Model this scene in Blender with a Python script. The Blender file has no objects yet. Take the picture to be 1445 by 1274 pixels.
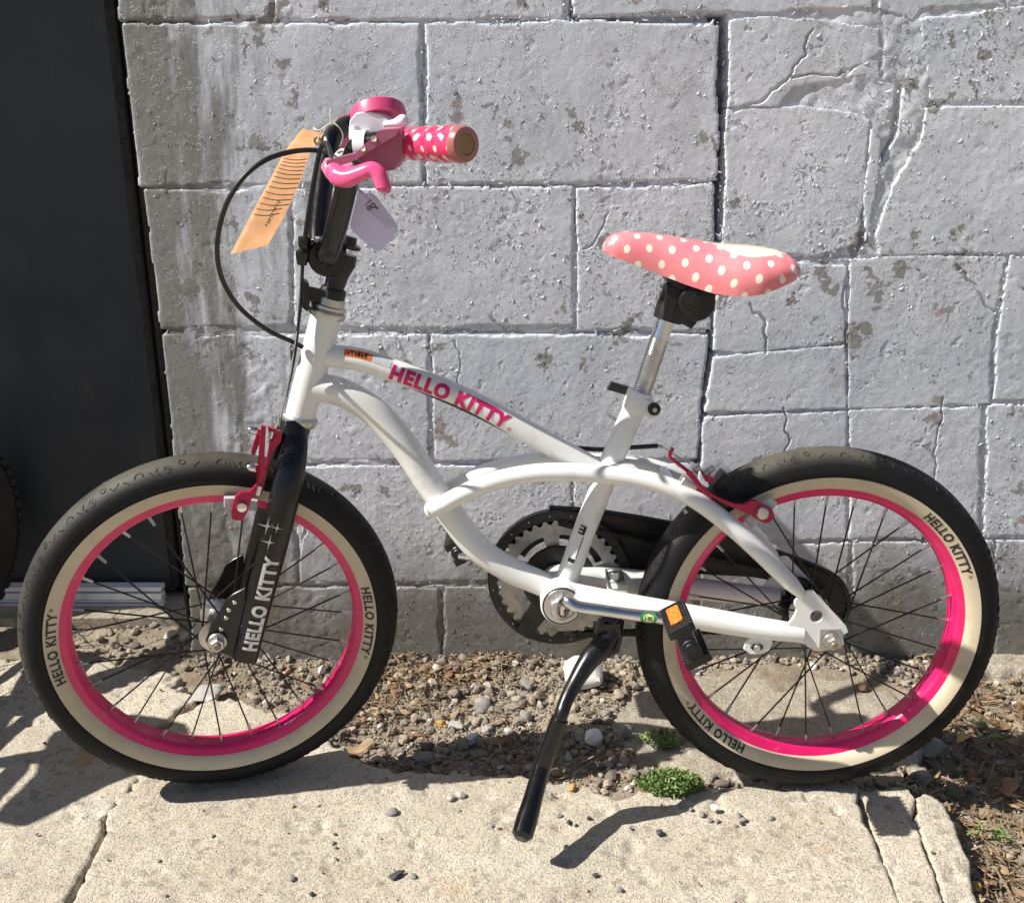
import bpy, bmesh, math, random
import numpy as np
from mathutils import Vector, noise as mnoise

random.seed(7)
rng = np.random.default_rng(7)
scene = bpy.context.scene
COL = scene.collection

# ------------------------------------------------------------------ camera, sky, sun, exposure
CAM_H, PITCH, FPX, W0, H0 = 0.80, math.radians(18), 1400.0, 1445.0, 1274.0
cam_d = bpy.data.cameras.new('camera')
cam_d.sensor_fit = 'HORIZONTAL'; cam_d.sensor_width = 36.0
cam_d.lens = 36.0 * FPX / W0
cam_d.clip_start = 0.02; cam_d.clip_end = 500
cam_o = bpy.data.objects.new('camera', cam_d); COL.objects.link(cam_o)
cam_o.location = (0, 0, CAM_H); cam_o.rotation_euler = (math.pi/2 - PITCH, 0, 0)
scene.camera = cam_o

SUN_DIR = Vector((0.695, 0.128, -0.70)).normalized()      # the way the light travels
w = bpy.data.worlds.new('World'); scene.world = w; w.use_nodes = True
nt = w.node_tree
bg = nt.nodes['Background']
sky = nt.nodes.new('ShaderNodeTexSky'); sky.sky_type = 'NISHITA'; sky.sun_disc = False
sky.sun_elevation = math.asin(-SUN_DIR.z)
sky.sun_rotation = math.atan2(-SUN_DIR.x, -SUN_DIR.y)
nt.links.new(sky.outputs[0], bg.inputs[0]); bg.inputs[1].default_value = 0.05
sd = bpy.data.lights.new('sun', 'SUN'); sd.energy = 5.0; sd.angle = math.radians(0.5); sd.color = (1.0, 0.95, 0.86)
so = bpy.data.objects.new('sun', sd); COL.objects.link(so)
so.rotation_euler = SUN_DIR.to_track_quat('-Z', 'Y').to_euler(); so.location = (-3, -1, 4)
scene.view_settings.view_transform = 'Standard'; scene.view_settings.look = 'None'
scene.view_settings.exposure = 0.66; scene.view_settings.gamma = 1.0
scene.view_settings.use_curve_mapping = False
scene.render.engine = 'CYCLES'

# ------------------------------------------------------------------ measuring: from the photograph to places in the world
CAM = np.array([0, 0, CAM_H]); FW = np.array([0, math.cos(PITCH), -math.sin(PITCH)]); UPV = np.array([0, math.sin(PITCH), math.cos(PITCH)])
def ray(px, py):
    return np.array([(px - W0/2)/FPX, 0, 0]) + FW - UPV*(py - H0/2)/FPX
def hit(px, py, o, n):
    d = ray(px, py); return CAM + d*(np.dot(o - CAM, n)/np.dot(d, n))
def at_y(px, py, Y):
    return hit(px, py, np.array([0, Y, 0.]), np.array([0, 1., 0]))
def gnd(px, py, z=0.0):
    return hit(px, py, np.array([0, 0, z]), np.array([0, 0, 1.]))
WALL_Y = 1.41
LEAN = math.radians(3.2)
BO = np.array([0, 1.085, 0.])
BN = np.array([0, math.cos(LEAN), -math.sin(LEAN)])       # across the bicycle, away from the viewer
BU = np.array([0, math.sin(LEAN), math.cos(LEAN)])
BX = np.array([1., 0, 0])
def B(px, py, d=0.0):
    return hit(px, py, BO + BN*d, BN)
def unit(v):
    v = np.asarray(v, float); return v/np.linalg.norm(v)
def rot_about(v, ax, a):
    v = np.asarray(v, float)
    return v*math.cos(a) + np.cross(ax, v)*math.sin(a) + ax*np.dot(ax, v)*(1 - math.cos(a))
HT_B, HT_T = B(424, 586), B(461, 444)
SAX = unit(HT_T - HT_B)
SN = rot_about(BN, SAX, math.radians(16))
if SN[0] > 0: SN = rot_about(BN, SAX, -math.radians(16))
def S(px, py, d=0.0):                                      # the steered fork, wheel and bars
    return hit(px, py, HT_B + SN*d, SN)
def mirror(p, o, n):
    p = np.asarray(p, float); return p - 2*np.dot(p - o, n)*n
def mS(p): return mirror(p, HT_B, SN)
def mB(p): return mirror(p, BO, BN)

# ------------------------------------------------------------------ materials
MAT = {}
class NB:
    def __init__(s, name):
        m = bpy.data.materials.new(name); m.use_nodes = True; s.m = m; s.t = m.node_tree
        s.p = s.t.nodes['Principled BSDF']; MAT[name] = m
    def n(s, typ, **kw):
        x = s.t.nodes.new(typ)
        for k, v in kw.items():
            if k.startswith('i_'):
                key = k[2:]
                key = int(key) if key.isdigit() else key.replace('_', ' ')
                x.inputs[key].default_value = v
            else: setattr(x, k, v)
        return x
    def l(s, a, b): s.t.links.new(a, b)
    def obj(s): return s.n('ShaderNodeTexCoord').outputs['Object']
    def noise(s, vec, scale, detail=4, rough=0.55, dist=0.0):
        x = s.n('ShaderNodeTexNoise'); x.inputs['Scale'].default_value = scale; x.inputs['Detail'].default_value = detail
        x.inputs['Roughness'].default_value = rough; x.inputs['Distortion'].default_value = dist
        s.l(vec, x.inputs['Vector']); return x.outputs[0]
    def vor(s, vec, scale, feature='F1', rand=1.0):
        x = s.n('ShaderNodeTexVoronoi'); x.feature = feature; x.inputs['Scale'].default_value = scale
        x.inputs['Randomness'].default_value = rand
        s.l(vec, x.inputs['Vector']); return x
    def map(s, v, a, b, c=0.0, d=1.0, smooth=True):
        x = s.n('ShaderNodeMapRange'); x.interpolation_type = 'SMOOTHSTEP' if smooth else 'LINEAR'
        s.l(v, x.inputs[0])
        for i, q in enumerate((a, b, c, d)): x.inputs[i+1].default_value = q
        return x.outputs[0]
    def math(s, op, a, b=None):
        x = s.n('ShaderNodeMath'); x.operation = op
        for i, q in enumerate((a, b)):
            if q is None: continue
            if isinstance(q, (int, float)): x.inputs[i].default_value = q
            else: s.l(q, x.inputs[i])
        return x.outputs[0]
    def mix(s, fac, a, b):
        x = s.n('ShaderNodeMix'); x.data_type = 'RGBA'
        if isinstance(fac, (int, float)): x.inputs[0].default_value = fac
        else: s.l(fac, x.inputs[0])
        for i, q in ((6, a), (7, b)):
            if isinstance(q, tuple): x.inputs[i].default_value = (*q, 1) if len(q) == 3 else q
            else: s.l(q, x.inputs[i])
        return x.outputs[2]
    def sep(s, vec):
        x = s.n('ShaderNodeSeparateXYZ'); s.l(vec, x.inputs[0]); return x.outputs
    def scl(s, vec, sx, sy, sz):
        x = s.n('ShaderNodeVectorMath'); x.operation = 'MULTIPLY'; s.l(vec, x.inputs[0]); x.inputs[1].default_value = (sx, sy, sz)
        return x.outputs[0]
    def bump(s, h, dist, strength=1.0, prev=None):
        x = s.n('ShaderNodeBump'); x.inputs['Distance'].default_value = dist; x.inputs['Strength'].default_value = strength
        s.l(h, x.inputs['Height'])
        if prev is not None: s.l(prev, x.inputs['Normal'])
        return x.outputs[0]
    def out(s, color=None, rough=None, normal=None, metal=None, **kw):
        for key, v in (('Base Color', color), ('Roughness', rough), ('Normal', normal), ('Metallic', metal)):
            if v is None: continue
            if isinstance(v, tuple): s.p.inputs[key].default_value = (*v, 1)
            elif isinstance(v, (int, float)): s.p.inputs[key].default_value = v
            else: s.l(v, s.p.inputs[key])
        for k, v in kw.items():
            s.p.inputs[k.replace('_', ' ')].default_value = v
        return s.m

def simple(name, col, rough, metal=0.0, var=0.12, vscale=40, dirt=None, dirt_amt=0.5, bump=0.0, bscale=300, **kw):
    b = NB(name); v = b.obj()
    nz = b.noise(v, vscale, 5)
    f = b.map(nz, 0.3, 0.7)
    lo = tuple(c*(1-var) for c in col); hi = tuple(min(1, c*(1+var)) for c in col)
    c = b.mix(f, lo, hi)
    if dirt:
        d = b.map(b.noise(v, vscale*1.7, 7, 0.65), 0.52, 0.75, 0, dirt_amt)
        c = b.mix(d, c, dirt)
    r = b.map(b.noise(v, vscale*2.3, 4), 0.25, 0.75, max(0.02, rough*0.8), min(1, rough*1.25))
    nm = b.bump(b.noise(v, bscale, 3), 0.001, bump) if bump else None
    return b.out(c, r, nm, metal, **kw)

# painted blockwork
def mat_wall():
    b = NB('painted_block'); v = b.obj(); x, y, z = b.sep(v)
    big = b.noise(v, 3.2, 4); mid = b.noise(v, 11, 6, 0.6)
    paint = b.mix(b.map(big, 0.3, 0.7), (0.60, 0.64, 0.72), (0.72, 0.745, 0.81))
    paint = b.mix(b.map(b.noise(v, 1.6, 3), 0.40, 0.62, 0, 0.35), paint, (0.78, 0.80, 0.85))
    paint = b.mix(b.map(mid, 0.42, 0.72, 0, 0.48), paint, (0.42, 0.44, 0.485))
    # bare patches where the paint has come off
    warp = b.n('ShaderNodeVectorMath'); warp.operation = 'ADD'; b.l(v, warp.inputs[0])
    wn = b.n('ShaderNodeTexNoise'); wn.inputs['Scale'].default_value = 70; b.l(v, wn.inputs['Vector'])
    ws = b.n('ShaderNodeVectorMath'); ws.operation = 'SCALE'; b.l(wn.outputs['Color'], ws.inputs[0]); ws.inputs['Scale'].default_value = 0.016
    b.l(ws.outputs[0], warp.inputs[1]); vw = warp.outputs[0]
    density = b.map(b.noise(v, 4.5, 3), 0.42, 0.66, -0.03, 0.06)
    fl = b.math('ADD', b.noise(vw, 26, 8, 0.62), density)
    bare = b.map(fl, 0.628, 0.640)
    barecol = b.mix(b.map(b.noise(v, 6, 2), 0.48, 0.60), (0.27, 0.255, 0.235), (0.42, 0.33, 0.31))
    barecol = b.mix(b.map(b.noise(v, 160, 4), 0.35, 0.7, 0, 0.5), barecol, (0.17, 0.16, 0.15))
    col = b.mix(b.math('MULTIPLY', bare, 0.85), paint, barecol)
    smudge = b.map(b.noise(b.scl(v, 1, 1, 0.55), 5.5, 7, 0.7), 0.52, 0.74, 0, 0.50)
    col = b.mix(smudge, col, (0.33, 0.325, 0.33))
    # fine pits
    pit = b.map(b.noise(vw, 120, 6, 0.6), 0.66, 0.72)
    col = b.mix(b.math('MULTIPLY', pit, 0.5), col, (0.22, 0.215, 0.21))
    # weather stains down the end of the wall and along its foot
    vs = b.scl(v, 1.0, 1.0, 0.16)
    stn = b.noise(vs, 26, 7, 0.65)
    edge = b.map(x, -0.26, -0.50, 0.0, 1.0)
    st = b.map(b.math('ADD', stn, b.math('MULTIPLY', edge, 0.33)), 0.58, 0.80, 0, 0.86)
    st = b.math('MULTIPLY', st, b.map(x, -0.25, -0.38))
    col = b.mix(st, col, (0.17, 0.17, 0.145))
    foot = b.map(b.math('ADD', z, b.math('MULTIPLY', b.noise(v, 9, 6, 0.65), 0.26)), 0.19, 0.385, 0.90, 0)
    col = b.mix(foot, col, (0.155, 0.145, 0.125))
    moss = b.math('MULTIPLY', b.map(b.noise(v, 14, 5), 0.55, 0.7, 0, 0.7), b.map(z, 0.16, 0.05))
    col = b.mix(moss, col, (0.16, 0.145, 0.07))
    # relief: curled flakes, brush marks, pits
    def ridge(val, c, wd):
        return b.map(b.math('ABSOLUTE', b.math('SUBTRACT', val, c)), 0.0, wd, 1.0, 0.0)
    f1 = b.noise(vw, 62, 4, 0.55); f2 = b.noise(vw, 150, 3, 0.5)
    r1 = b.math('MULTIPLY', ridge(f1, 0.60, 0.016), b.map(b.noise(v, 34, 2), 0.48, 0.60))
    r2 = b.math('MULTIPLY', ridge(f2, 0.58, 0.030), b.map(b.noise(v, 48, 2), 0.46, 0.58))
    gate = b.map(b.noise(v, 6, 3), 0.34, 0.62, 0.25, 1.0)
    lay = b.math('MULTIPLY', b.map(f1, 0.595, 0.61), -0.45)
    h = b.math('MULTIPLY', b.math('ADD', b.math('ADD', r1, b.math('MULTIPLY', r2, 0.7)), lay), gate)
    h = b.math('SUBTRACT', h, b.math('MULTIPLY', bare, 0.35))
    h = b.math('SUBTRACT', h, b.math('MULTIPLY', pit, 0.4))
    n1 = b.bump(h, 0.0019, 0.9)
    n2 = b.bump(b.noise(v, 330, 4, 0.6), 0.0005, 0.4, n1)
    n3 = b.bump(b.noise(v, 38, 4), 0.0008, 0.4, n2)
    rg = b.math('ADD', b.math('MULTIPLY', bare, 0.38), b.map(mid, 0.3, 0.7, 0.36, 0.52))
    return b.out(col, rg, n3)
mat_wall()

def mat_mortar():
    b = NB('old_mortar'); v = b.obj(); x, y, z = b.sep(v)
    c = b.mix(b.map(b.noise(v, 14, 6, 0.6), 0.35, 0.65), (0.24, 0.235, 0.225), (0.50, 0.50, 0.505))
    c = b.mix(b.map(b.noise(v, 90, 5), 0.5, 0.75, 0, 0.6), c, (0.16, 0.155, 0.14))
    c = b.mix(b.map(x, -0.15, -0.45, 0, 0.7), c, (0.16, 0.16, 0.135))
    c = b.mix(b.map(z, 0.16, 0.03, 0, 0.75), c, (0.13, 0.12, 0.10))
    return b.out(c, 0.9, b.bump(b.noise(v, 220, 6, 0.65), 0.0025, 0.8))
mat_mortar()

def mat_concrete(name, c0, c1, stain=1.0):
    b = NB(name); v = b.obj()
    base = b.mix(b.map(b.noise(v, 5, 5, 0.6), 0.32, 0.68), c0, c1)
    sp = b.vor(v, 380); sc = b.sep(sp.outputs['Color'])
    base = b.mix(b.map(sc[0], 0.76, 0.82, 0, 0.42, False), base, (0.22, 0.19, 0.15))
    base = b.mix(b.map(sc[1], 0.84, 0.90, 0, 0.40, False), base, (0.62, 0.58, 0.50))
    sp2 = b.vor(v, 120); s2 = b.sep(sp2.outputs['Color'])
    base = b.mix(b.map(s2[2], 0.93, 0.95, 0, 0.5, False), base, (0.22, 0.19, 0.16))
    rust = b.map(b.noise(v, 7.5, 3), 0.645, 0.74, 0, 0.62*stain)
    base = b.mix(rust, base, (0.44, 0.27, 0.11))
    dk = b.map(b.noise(v, 13, 7, 0.68), 0.54, 0.76, 0, 0.50)
    base = b.mix(dk, base, (0.24, 0.215, 0.18))
    pale = b.map(b.noise(v, 8.3, 4), 0.60, 0.74, 0, 0.40)
    base = b.mix(pale, base, (0.56, 0.54, 0.50))
    h1 = b.noise(v, 300, 4, 0.6)
    n1 = b.bump(h1, 0.0022, 0.65)
    n2 = b.bump(b.map(b.noise(v, 420, 2, 0.5), 0.30, 0.46), 0.0022, 0.7, n1)
    n3 = b.bump(b.noise(v, 60, 6, 0.65), 0.003, 0.35, n2)
    return b.out(base, 0.88, n3)
mat_concrete('pavement_concrete', (0.43, 0.378, 0.298), (0.53, 0.475, 0.385))
mat_concrete('broken_concrete', (0.28, 0.245, 0.19), (0.37, 0.325, 0.26), 0.5)

def mat_dirt():
    b = NB('dirt'); v = b.obj()
    c = b.mix(b.map(b.noise(v, 6, 7, 0.65), 0.35, 0.65), (0.20, 0.16, 0.115), (0.34, 0.285, 0.21))
    c = b.mix(b.map(b.noise(v, 120, 6, 0.7), 0.45, 0.7, 0, 0.7), c, (0.36, 0.31, 0.24))
    c = b.mix(b.map(b.noise(v, 60, 5, 0.7), 0.52, 0.7, 0, 0.6), c, (0.09, 0.07, 0.05))
    n1 = b.bump(b.noise(v, 240, 6, 0.7), 0.004, 0.8)
    n2 = b.bump(b.noise(v, 70, 5, 0.6), 0.008, 0.5, n1)
    return b.out(c, 0.95, n2)
mat_dirt()

def mat_tint(name, stops, rough=0.85, bump=0.5, bscale=350, var=0.35):
    b = NB(name); v = b.obj()
    a = b.n('ShaderNodeAttribute'); a.attribute_name = 'tint'
    r = b.n('ShaderNodeValToRGB'); b.l(a.outputs['Fac'], r.inputs[0]); r.color_ramp.interpolation = 'LINEAR'
    el = r.color_ramp.elements
    while len(el) > 1: el.remove(el[0])
    el[0].position = stops[0][0]; el[0].color = (*stops[0][1], 1)
    for p, c in stops[1:]:
        e = el.new(p); e.color = (*c, 1)
    c = b.mix(b.map(b.noise(v, 130, 5, 0.65), 0.35, 0.7, 0, var), r.outputs[0], (0.10, 0.085, 0.07))
    return b.out(c, rough, b.bump(b.noise(v, bscale, 5), 0.0015, bump))
mat_tint('gravel_stone', [(0, (0.13, 0.11, 0.088)), (0.25, (0.27, 0.235, 0.19)), (0.45, (0.21, 0.185, 0.155)), (0.65, (0.36, 0.31, 0.245)), (0.80, (0.30, 0.215, 0.145)), (0.90, (0.44, 0.40, 0.34)), (0.965, (0.54, 0.50, 0.45)), (1, (0.34, 0.19, 0.11))])
mat_tint('litter', [(0, (0.09, 0.055, 0.03)), (0.3, (0.20, 0.115, 0.06)), (0.55, (0.33, 0.215, 0.11)), (0.75, (0.26, 0.19, 0.12)), (0.9, (0.42, 0.32, 0.19)), (1, (0.30, 0.12, 0.05))], 0.8, 0.3)
mat_tint('leaf_green', [(0, (0.07, 0.13, 0.03)), (0.5, (0.15, 0.24, 0.06)), (1, (0.25, 0.32, 0.11))], 0.6, 0.1, var=0.1)
simple('dry_straw', (0.42, 0.32, 0.16), 0.8)
simple('white_stone', (0.76, 0.74, 0.71), 0.85, var=0.06, dirt=(0.50, 0.46, 0.40), dirt_amt=0.2, bump=0.6)
simple('grey_stone', (0.24, 0.23, 0.22), 0.85, var=0.25, dirt=(0.13, 0.12, 0.11), bump=0.7)
simple('pale_stone', (0.40, 0.385, 0.36), 0.85, var=0.2, dirt=(0.22, 0.2, 0.17), bump=0.7)
simple('pink_stone', (0.42, 0.21, 0.155), 0.85, var=0.2, dirt=(0.25, 0.17, 0.13), bump=0.6)
simple('orange_stone', (0.46, 0.26, 0.07), 0.8, var=0.2, bump=0.6)
simple('wood_chip', (0.20, 0.105, 0.055), 0.85, var=0.3, bump=0.6)
simple('bark_tan', (0.31, 0.215, 0.13), 0.85, var=0.25, bump=0.5)
simple('slate_dark', (0.055, 0.055, 0.06), 0.75, var=0.3, bump=0.5)

# bicycle materials
def mat_white():
    b = NB('white_enamel'); v = b.obj()
    c = b.mix(b.map(b.noise(v, 9, 4), 0.35, 0.7), (0.80, 0.80, 0.785), (0.75, 0.745, 0.715))
    sc = b.map(b.noise(b.scl(v, 1, 1, 2.2), 75, 8, 0.72), 0.64, 0.70, 0, 0.60)
    c = b.mix(sc, c, (0.33, 0.30, 0.27))
    c = b.mix(b.map(b.noise(v, 24, 7, 0.7), 0.52, 0.76, 0, 0.45), c, (0.50, 0.44, 0.36))
    return b.out(c, b.map(b.noise(v, 30, 5), 0.3, 0.7, 0.26, 0.46), b.bump(b.noise(v, 40, 3), 0.001, 0.15), Coat_Weight=0.25)
mat_white()
simple('black_enamel', (0.006, 0.006, 0.007), 0.20, var=0.2, dirt=(0.03, 0.028, 0.025), dirt_amt=0.25)
simple('black_plastic', (0.008, 0.008, 0.0085), 0.42, var=0.2, dirt=(0.04, 0.037, 0.032), dirt_amt=0.35, bump=0.1)
simple('black_satin', (0.008, 0.008, 0.0085), 0.28, var=0.2, dirt=(0.035, 0.032, 0.028), dirt_amt=0.3)
simple('cable_black', (0.012, 0.012, 0.012), 0.42, var=0.1)
simple('spoke_black', (0.02, 0.02, 0.02), 0.35, metal=0.4)
simple('chrome', (0.72, 0.72, 0.74), 0.14, metal=1.0, var=0.08, dirt=(0.30, 0.27, 0.23), dirt_amt=0.35)
simple('zinc', (0.55, 0.54, 0.52), 0.36, metal=0.9, var=0.12, dirt=(0.22, 0.19, 0.15), dirt_amt=0.6, bump=0.2)
simple('rusty_zinc', (0.34, 0.27, 0.20), 0.5, metal=0.7, var=0.3, dirt=(0.16, 0.085, 0.04), dirt_amt=0.8, bump=0.3)
simple('chainring_steel', (0.36, 0.35, 0.335), 0.40, metal=0.75, var=0.12, dirt=(0.12, 0.10, 0.085), dirt_amt=0.75)
simple('chain_steel', (0.028, 0.024, 0.02), 0.6, metal=0.5, var=0.3)
def mat_tyre(name, rub, dustc):
    b = NB(name); v = b.obj()
    a = b.n('ShaderNodeAttribute'); a.attribute_name = 'tint'
    c = b.mix(b.map(b.noise(v, 50, 4), 0.3, 0.7), tuple(q*0.8 for q in rub), tuple(q*1.25 for q in rub))
    d = b.math('MULTIPLY', a.outputs['Fac'], b.map(b.noise(v, 16, 6, 0.6), 0.25, 0.62, 0.25, 1.0))
    c = b.mix(b.math('MULTIPLY', d, 0.85), c, dustc)
    c = b.mix(b.map(b.noise(v, 32, 7, 0.7), 0.60, 0.80, 0, 0.14), c, dustc)
    return b.out(c, 0.62, b.bump(b.noise(v, 260, 4), 0.001, 0.35), Specular_IOR_Level=0.3)
mat_tyre('tyre_rubber', (0.006, 0.006, 0.007), (0.105, 0.096, 0.078))
def mat_whitewall():
    b = NB('whitewall_rubber'); v = b.obj()
    c = b.mix(b.map(b.noise(v, 7, 4), 0.3, 0.7), (0.53, 0.45, 0.315), (0.61, 0.53, 0.395))
    c = b.mix(b.map(b.noise(v, 30, 7, 0.68), 0.52, 0.76, 0, 0.55), c, (0.33, 0.275, 0.20))
    return b.out(c, 0.60, b.bump(b.noise(v, 200, 3), 0.0006, 0.3))
mat_whitewall()
def mat_rim():
    b = NB('pink_rim'); v = b.obj()
    c = b.mix(b.map(b.noise(v, 12, 3), 0.3, 0.7), (0.64, 0.006, 0.110), (0.74, 0.010, 0.145))
    c = b.mix(b.map(b.noise(v, 48, 8, 0.72), 0.59, 0.68, 0, 0.55), c, (0.36, 0.16, 0.19))
    return b.out(c, b.map(b.noise(v, 40, 4), 0.3, 0.7, 0.26, 0.42), Coat_Weight=0.3)
mat_rim()
simple('brake_red', (0.44, 0.013, 0.07), 0.30, metal=0.25, var=0.15, dirt=(0.30, 0.12, 0.13), dirt_amt=0.35)
simple('lever_mauve', (0.40, 0.115, 0.20), 0.36, var=0.10, dirt=(0.35, 0.18, 0.22), dirt_amt=0.3)
simple('bell_pink', (0.62, 0.075, 0.20), 0.34, var=0.06)
simple('white_plastic', (0.76, 0.76, 0.79), 0.32, var=0.05, dirt=(0.5, 0.48, 0.46), dirt_amt=0.3)
b = NB('clear_pink'); b.out((0.80, 0.10, 0.27), 0.18, Subsurface_Weight=0.45, Subsurface_Radius=(0.02, 0.004, 0.007), Coat_Weight=0.6)
b = NB('clear_pink_pale'); b.out((0.62, 0.19, 0.30), 0.22, Subsurface_Weight=0.3, Subsurface_Radius=(0.02, 0.006, 0.008), Coat_Weight=0.4)
def mat_dots(name, c0, c1, dot, scale, rad, rough, var_dirt, sss=0.0, coat=0.3, slant=1.0, patch=None):
    b = NB(name); uv = b.n('ShaderNodeUVMap'); uv.uv_map = 'UVMap'; v = b.obj()
    mp = b.n('ShaderNodeMapping'); mp.inputs['Rotation'].default_value = (0, 0, math.radians(45)); mp.inputs['Scale'].default_value = (scale, scale, scale)
    pre = b.scl(uv.outputs[0], 1.0, slant, 1.0)
    nzv = b.n('ShaderNodeTexNoise'); nzv.inputs['Scale'].default_value = 25; b.l(uv.outputs[0], nzv.inputs['Vector'])
    b.l(pre, mp.inputs[0])
    vo = b.vor(mp.outputs[0], 1.0, 'F1', 0.10)
    m = b.map(vo.outputs['Distance'], rad*1.05, rad*0.93)
    base = b.mix(b.map(b.noise(v, 18, 4), 0.3, 0.7), c0, c1)
    base = b.mix(b.map(b.noise(v, 55, 7, 0.7), 0.56, 0.75, 0, 0.35), base, var_dirt)
    c = b.mix(m, base, dot)
    if patch:                                              # plain cream panel printed on the back of the seat
        ux, uy, _ = b.sep(uv.outputs[0]); px_, hx_, hy_ = patch
        dx_ = b.math('DIVIDE', b.math('SUBTRACT', ux, px_), hx_); dy_ = b.math('DIVIDE', uy, hy_)
        rr = b.math('ADD', b.math('MULTIPLY', dx_, dx_), b.math('MULTIPLY', dy_, dy_))
        c = b.mix(b.map(rr, 1.02, 0.98), c, (0.80, 0.70, 0.58))
    return b.out(c, rough, b.bump(b.noise(v, 60, 3), 0.0008, 0.2), Subsurface_Weight=sss, Coat_Weight=coat)
mat_dots('saddle_vinyl', (0.76, 0.185, 0.225), (0.80, 0.27, 0.29), (0.80, 0.74, 0.62), 57.0, 0.215, 0.30, (0.66, 0.30, 0.28), 0.0, 0.35, 0.75, (float(B(1055, 340)[0]), 0.046, 0.056))
mat_dots('grip_vinyl', (0.68, 0.03, 0.13), (0.74, 0.05, 0.17), (0.80, 0.66, 0.48), 74.0, 0.235, 0.20, (0.66, 0.16, 0.17), 0.15, 0.7)
b = NB('grip_end'); b.out((0.36, 0.125, 0.10), 0.28, Coat_Weight=0.5)
simple('cork_brown', (0.25, 0.155, 0.06), 0.5, var=0.25)
simple('decal_magenta', (0.62, 0.012, 0.13), 0.45, var=0.06)
simple('decal_black', (0.02, 0.018, 0.018), 0.5, var=0.1)
simple('decal_white', (0.72, 0.72, 0.72), 0.45, var=0.06)
simple('decal_silver', (0.62, 0.63, 0.65), 0.4, metal=0.3, var=0.06)
simple('label_orange', (0.70, 0.13, 0.02), 0.5, var=0.1)
simple('label_grey', (0.48, 0.50, 0.52), 0.5, var=0.15)
simple('label_green', (0.03, 0.28, 0.10), 0.4, var=0.1)
simple('label_yellow', (0.70, 0.62, 0.10), 0.4, var=0.1)
b = NB('amber_reflector'); v_ = b.obj()
b.out(b.mix(b.map(b.noise(v_, 300, 2), 0.4, 0.6), (0.70, 0.15, 0.012), (0.85, 0.25, 0.025)), 0.22, b.bump(b.vor(v_, 500).outputs['Distance'], 0.001, 0.4), Coat_Weight=0.4)
def mat_knurl():
    b = NB('knurled_chrome'); v = b.obj()
    n1 = b.n('ShaderNodeTexWave'); n1.wave_type = 'BANDS'; n1.bands_direction = 'DIAGONAL'; n1.inputs['Scale'].default_value = 210; n1.inputs['Distortion'].default_value = 0.5
    b.l(v, n1.inputs['Vector'])
    return b.out(b.mix(b.map(b.noise(v, 60, 5), 0.4, 0.7), (0.62, 0.61, 0.60), (0.46, 0.44, 0.41)), 0.26, b.bump(n1.outputs[1], 0.0009, 0.6), 1.0)
mat_knurl()
simple('tag_kraft', (0.49, 0.245, 0.105), 0.75, var=0.08, dirt=(0.46, 0.24, 0.1), dirt_amt=0.4)
simple('tag_lilac', (0.56, 0.53, 0.76), 0.7, var=0.03)
simple('ink', (0.07, 0.045, 0.035), 0.7)
simple('string_cream', (0.70, 0.65, 0.50), 0.85)
# the door
def mat_door():
    b = NB('door_panel_grey'); v = b.obj()
    c = b.mix(b.map(b.noise(v, 3, 5, 0.6), 0.3, 0.7), (0.027, 0.031, 0.036), (0.042, 0.047, 0.054))
    c = b.mix(b.map(b.noise(b.scl(v, 1, 1, 0.3), 30, 8, 0.7), 0.60, 0.80, 0, 0.30), c, (0.13, 0.13, 0.125))
    c = b.mix(b.map(b.noise(v, 38, 6, 0.72), 0.665, 0.74, 0, 0.45), c, (0.17, 0.168, 0.162))
    return b.out(c, b.map(b.noise(v, 8, 5), 0.3, 0.7, 0.50, 0.68), b.bump(b.noise(v, 60, 4), 0.001, 0.25), Specular_IOR_Level=0.3)
mat_door()
simple('rubber_seal', (0.008, 0.008, 0.008), 0.7, var=0.2)
simple('aluminium', (0.78, 0.81, 0.86), 0.42, metal=0.1, var=0.10, dirt=(0.36, 0.34, 0.31), dirt_amt=0.6)

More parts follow.
